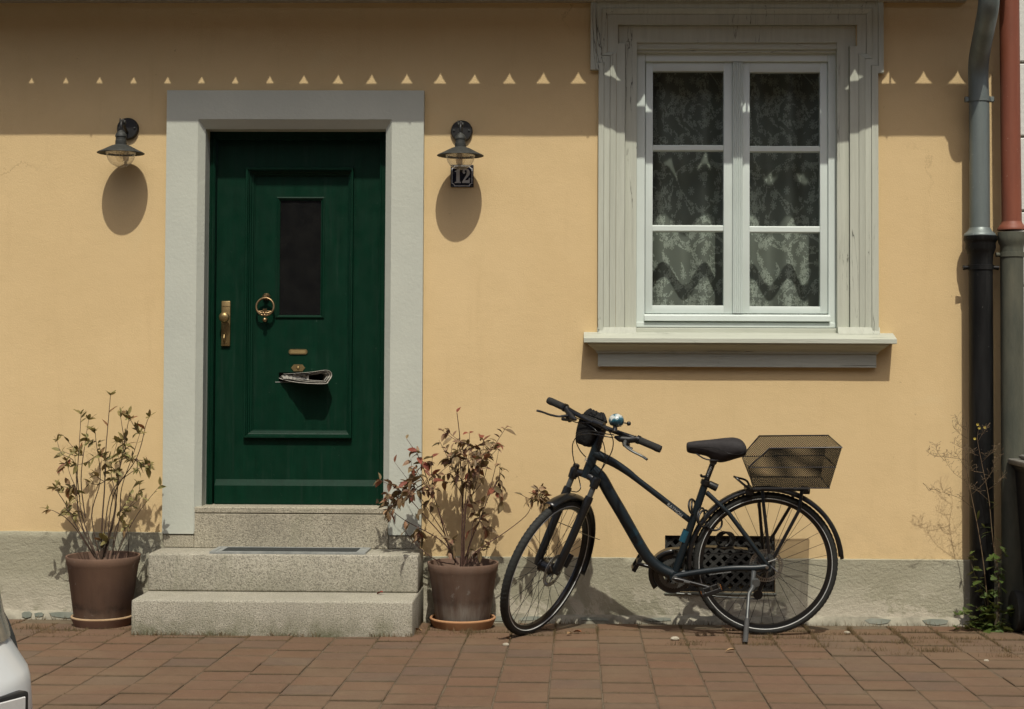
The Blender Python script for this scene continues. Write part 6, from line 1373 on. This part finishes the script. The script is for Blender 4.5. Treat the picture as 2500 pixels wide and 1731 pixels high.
# ================================================================ WEEDS AT THE DOWNPIPE
WEED = leaf_material('weed_leaf', [(0.0, (0.055, 0.10, 0.018)), (0.4, (0.075, 0.125, 0.024)), (0.75, (0.04, 0.075, 0.015)), (1.0, (0.095, 0.13, 0.03))], 0.5)
def lobed_mesh():
    pts = [(0, 0), (0.10, 0.16), (0.02, 0.42), (0.26, 0.30), (0.42, 0.52), (0.52, 0.24), (0.72, 0.26), (1.0, 0.0), (0.72, -0.26), (0.52, -0.24), (0.42, -0.52), (0.26, -0.30), (0.02, -0.42), (0.10, -0.16)]
    vs = [(x, y, -0.12*x*x+0.10*abs(y)) for x, y in pts]+[(0.35, 0, 0.0)]; n = len(pts)
    me = bpy.data.meshes.new('leaf'); me.from_pydata(vs, [], [(i, (i+1) % n, n) for i in range(n)]); me.shade_smooth(); me.materials.append(WEED); return me
LOB = [lobed_mesh()]; NAR = [leaf_mesh('leaf', WEED, 0.22, 0.2), leaf_mesh('leaf', WEED, 0.16, 0.35)]
zw = lambda x, y: (2300+x/2.9, 1050+y/2.9)
WST = simple('weed_stem', (0.10, 0.075, 0.045), (0.06, 0.05, 0.03), 40, 0.8)
ivy = thing('ivy_weed', (at(2410, 1545, -.2).x, -0.2, zg(0, -.2)), 'green ivy weed growing at the foot of the black standpipe', 'weed')
rs = random.Random(9)
for k, ends in enumerate([[(330, 1430), (320, 1330), (240, 1250)], [(340, 1440), (330, 1240), (330, 1140)], [(350, 1440), (300, 1200), (230, 1020), (190, 880)], [(360, 1440), (390, 1300), (400, 1240)], [(380, 1440), (400, 1100), (370, 950), (440, 860)], [(330, 1440), (270, 1380), (130, 1400)], [(400, 1440), (450, 1300), (480, 1260)], [(340, 1430), (260, 1340), (120, 1290)], [(350, 1440), (420, 1390), (470, 1420)], [(345, 1440), (310, 1360), (330, 1300)], [(310, 1440), (230, 1400), (200, 1370)]]):
    pth = smooth_path([at(*zw(*q), -0.19-0.05*rs.random()) for q in ends], 6); m = len(pth)
    MB().tube(pth, [0.0028-0.0016*i/(m-1) for i in range(m)], 5).build('stem', WST, ivy, 60)
    for i in range(2, m):
        for _ in range(2):
            if rs.random() < 0.62:
                d = Vector((rs.uniform(-1, 1), rs.uniform(-1.0, 0.2), rs.uniform(-.3, .5))); put_leaf(ivy, LOB[0], pth[i]+Vector((rs.uniform(-.02, .02), rs.uniform(-.03, .01), rs.uniform(-.015, .02))), d, rs.uniform(0.026, 0.056), rs.uniform(-.7, .7))
dry = thing('dry_weed', (at(2405, 1540, -.22).x, -0.22, zg(0, -.2)), 'tall spindly weed with tiny yellow flowers in front of the black standpipe', 'weed')
DRYM = simple('dry_stalk', (0.16, 0.11, 0.06), (0.10, 0.07, 0.04), 40, 0.85)
FLO = simple('yellow_petal', (0.55, 0.45, 0.08), (0.5, 0.38, 0.06), 30, 0.6)
mains = [[(340, 1430), (300, 1000), (255, 700), (205, 450), (165, 210), (185, 60), (170, -60)], [(400, 1430), (400, 1050), (360, 780), (330, 480), (280, 230), (250, 60), (265, -20)]]
brs = [((205, 450), (170, 370), (80, 300), (20, 210)), ((165, 210), (60, 195), (5, 190)), ((215, 550), (120, 480), (0, 440)), ((320, 490), (250, 430), (190, 410)), ((205, 460), (300, 370), (360, 280), (400, 180)), ((330, 420), (400, 370), (430, 330)), ((175, 280), (130, 210), (90, 150)), ((170, 130), (130, 120), (70, 90)), ((180, 60), (120, 20), (80, -20)), ((280, 230), (330, 180), (390, 130)), ((255, 180), (215, 165), (180, 150)), ((255, 80), (290, 20), (330, -30)), ((290, 300), (220, 290), (190, 250)), ((-10, 440), (-60, 420), (-95, 430)), ((5, 190), (-60, 180), (-110, 150)), ((20, 220), (-30, 160), (-50, 100)), ((170, 0), (120, -40), (100, -90))]
for q in mains:
    pth = smooth_path([at(*zw(*p), -0.215) for p in q], 6); m = len(pth); MB().tube(pth, [0.0028-0.0021*i/(m-1) for i in range(m)], 5).build('stem', DRYM, dry, 60)
for bi, q in enumerate(brs):
    Y = -0.215-0.05*rs.random(); pth = smooth_path([at(*zw(*p), Y if k else -0.215) for k, p in enumerate(q)], 6); m = len(pth)
    g = MB().tube(pth, [0.0011-0.0006*i/(m-1) for i in range(m)], 4)
    for i in range(m//3, m):
        for _ in range(2):
            e = pth[i]+Vector((rs.uniform(-.03, .03), rs.uniform(-.02, .02), rs.uniform(-.008, .04))); g.tube([pth[i], (pth[i]+e)/2+Vector((0, 0, .004)), e], [0.0004, 0.0004, 0.0010], 4)
    g.build('stem', DRYM, dry, 60)
for q in ((250, -40), (262, -15), (300, -20), (230, 60)): 
    c = at(*zw(*q), -0.22); g = MB()
    for k in range(6): a = 2*PI*k/6; g.add([c, c+Vector((.007*math.cos(a), -.004, .007*math.sin(a))), c+Vector((.007*math.cos(a+.6), -.004, .007*math.sin(a+.6)))], [(0, 1, 2)])
    g.build('flower', FLO, dry, 0)
for (x, y) in ((265, 690), (300, 690), (250, 640), (330, 740), (360, 750), (380, 520), (345, 560), (280, 740)):
    put_leaf(dry, rs.choice(NAR), at(*zw(x, y), -0.22), Vector((rs.uniform(-1, 1), -.4, rs.uniform(-.2, .8))), rs.uniform(.05, .08), rs.uniform(-.5, .5))
# ================================================================ JOINT GRASS, FALLEN LEAVES, PEBBLES
GRASS = simple('dry_joint_grass', (0.165, 0.105, 0.05), (0.085, 0.07, 0.03), 18, 0.8)
g = MB(); rs = random.Random(31)
def blade(x, y, h):
    a = rs.uniform(0, 2*PI); wd = rs.uniform(0.0008, 0.0016); ln = rs.uniform(-.5, .5)*h; ly = rs.uniform(-.4, .4)*h; z = zg(x, y)-0.004
    dx, dy = math.cos(a)*wd, math.sin(a)*wd; g.add([(x-dx, y-dy, z), (x+dx, y+dy, z), (x+ln*.5+dx*.6, y+ly*.5+dy*.6, z+h*.6), (x+ln, y+ly, z+h)], [(0, 1, 2), (0, 2, 3)])
for (x, y) in near:
    for (jx, jy, horiz) in ((x, y-PD/2, True), (x+PW/2, y, False)):
        near_wall = max(0.0, 1-(-jy-0.05)/0.85); cl_ = noise.noise(Vector((jx*1.7, jy*2.2, 4.0)))*0.5+0.5
        right = 1.0+0.9*max(0, min(1, (jx-0.6)/1.0))
        den = near_wall**1.3*max(0, cl_-0.28)*2.6*right+0.05*max(0, cl_-.4)
        nb_ = int(360*den*rs.uniform(.35, 1.3))
        for _ in range(nb_):
            t = rs.uniform(-.5, .5)
            bx_, by_ = (jx+t*PW, jy+rs.gauss(0, .0035)) if horiz else (jx+rs.gauss(0, .0035), jy+t*PD)
            blade(bx_, by_, rs.uniform(0.006, 0.022)*(0.6+0.8*near_wall*right*0.7))
for (xa_, xb_, y, n) in ((SX0, SX1, -0.545, 900), (SX1, 0.1, -0.06, 260), (-2.9, SX0, -0.055, 160), (0.1, 1.9, -0.058, 240)):
    for _ in range(n):
        x = rs.uniform(xa_, xb_)
        if noise.noise(Vector((x*4, y*3, 7))) > -0.15: blade(x, y+rs.gauss(0, .006), rs.uniform(.008, .035))
tuft = [(1885, 1560), (1870, 1575), (1985, 1560), (1995, 1580), (2120, 1590), (2265, 1590), (2300, 1590), (2455, 1590), (2225, 1570), (1130, 1548), (1150, 1545), (1005, 1530), (1010, 1548), (2445, 1605), (1675, 1575), (170, 1540), (110, 1545), (90, 1535), (2350, 1568), (2210, 1600)]
def ground_pt(px, py):
    d = ROT @ Vector(((px-CX)/F_PX, -(py-CY)/F_PX, -1.0)); t = (0.018-0.02*CAM.y-CAM.z)/(d.z+0.02*d.y); return CAM+d*t
for (px, py) in tuft:
    c = ground_pt(px, py)
    for _ in range(90): blade(c.x+rs.gauss(0, .045), c.y+rs.gauss(0, .014), rs.uniform(.010, .036))
tag(g.build('joint_grass', GRASS, None, 0), 'dry brown grass sprouting from the joints of the clay paving', 'grass', None, 'stuff')
FLEAF = [simple('fallen_orange_leaf', (0.34, 0.12, 0.04), (0.22, 0.08, 0.03), 50, 0.7), simple('fallen_tan_leaf', (0.30, 0.19, 0.09), (0.2, 0.12, 0.06), 50, 0.7), simple('fallen_red_leaf', (0.26, 0.045, 0.03), (0.18, 0.035, 0.025), 50, 0.7)]
for (px, py, m_, L_, lab, zz) in ((1420, 1548, 0, .045, 'orange fallen leaf on the paving right of the front wheel', None), (1385, 1553, 1, .04, 'tan fallen leaf on the paving beside the front wheel', None), (1030, 1545, 1, .06, 'curled tan leaf on the paving beside the lowest step', None), (560, 1549, 1, .05, 'brown leaf lying against the lowest granite step', None), (935, 1452, 2, .042, 'red fallen leaf lying on the lowest granite step', 0.196), (1245, 1563, 1, .035, 'pale leaf scrap on the paving left of the front tyre', None), (1795, 1592, 1, .045, 'tan leaf on the paving in front of the kickstand', None), (720, 1552, 0, .035, 'rusty leaf at the foot of the steps under the door', None)):
    c = ground_pt(px, py) if zz is None else at(px, py, -0.33)
    if zz: c.z = zz
    me = leaf_mesh('fallen_leaf', FLEAF[m_], 0.5, 0.25, 0.35); o = bpy.data.objects.new('fallen_leaf', me); COL.objects.link(o); o.location = c+Vector((0, 0, .009)); o.rotation_euler = (rs.uniform(-.3, .3), rs.uniform(-.2, .2), rs.uniform(0, 6)); o.scale = (L_,)*3
    tag(o, lab, 'leaf', 'fallen leaves')
PEB = simple('pale_pebble', (0.40, 0.36, 0.28), (0.3, 0.27, 0.2), 40, 0.9, bmp=0.3)
for (px, py, r_, lab) in ((1235, 1577, .013, 'round grey pebble in a joint in front of the right hand pot'), (1648, 1563, .016, 'tan pebble on the paving below the chainring'), (2068, 1547, .012, 'white stone chip on the paving right of the rear wheel'), (2408, 1615, .009, 'small white chip on the paving at lower right')):
    c = ground_pt(px, py); g = MB().lathe([(0, -.6), (.7, -.5), (1, 0), (.8, .45), (.4, .62), (0, .66)], (0, 0, 0), (0, 0, 1), 12); g.v = [v+v*0.18*noise.noise(v*2+c) for v in g.v]
    g.xf(Matrix.Translation(c+Vector((0, 0, r_*.4))) @ Matrix.Diagonal((r_*1.3, r_, r_, 1))); tag(g.build('pebble', PEB, None, 60), lab, 'stone', 'loose stones')
# ================================================================ HOUSE ACROSS THE STREET (behind the viewer; unseen, added to block the low sky and darken the eaves)
opp = thing('added_opposite_house', (0, -14, 0.14), 'plain grey terrace behind the viewer, added across the street to block the low sky', 'house')
OW = simple('grey_render', (0.30, 0.28, 0.24), (0.26, 0.24, 0.20), 1.5, 0.9)
MB().box(-22, 22, -22, -14, -0.1, 6.2).build('wall', OW, opp, 0)
MB().prism([(-13.4, 6.0), (-18, 9.6), (-22.6, 6.0), (-22.6, 6.2), (-18, 9.85), (-13.4, 6.2)], 0, -22.3, 22.3).build('roof', TILE, opp, 0)
for k in range(-8, 9):
    for z in (1.2, 4.0):
        wd_ = MB().box(k*2.5-0.5, k*2.5+0.5, -14.0, -13.97, z, z+1.4).build('window', WHITE, opp, 0)
        for (a, b_) in ((-0.43, -0.03), (0.03, 0.43)): MB().box(k*2.5+a, k*2.5+b_, -13.969, -13.96, z+0.07, z+1.33).build('pane', DG, wd_, 0)
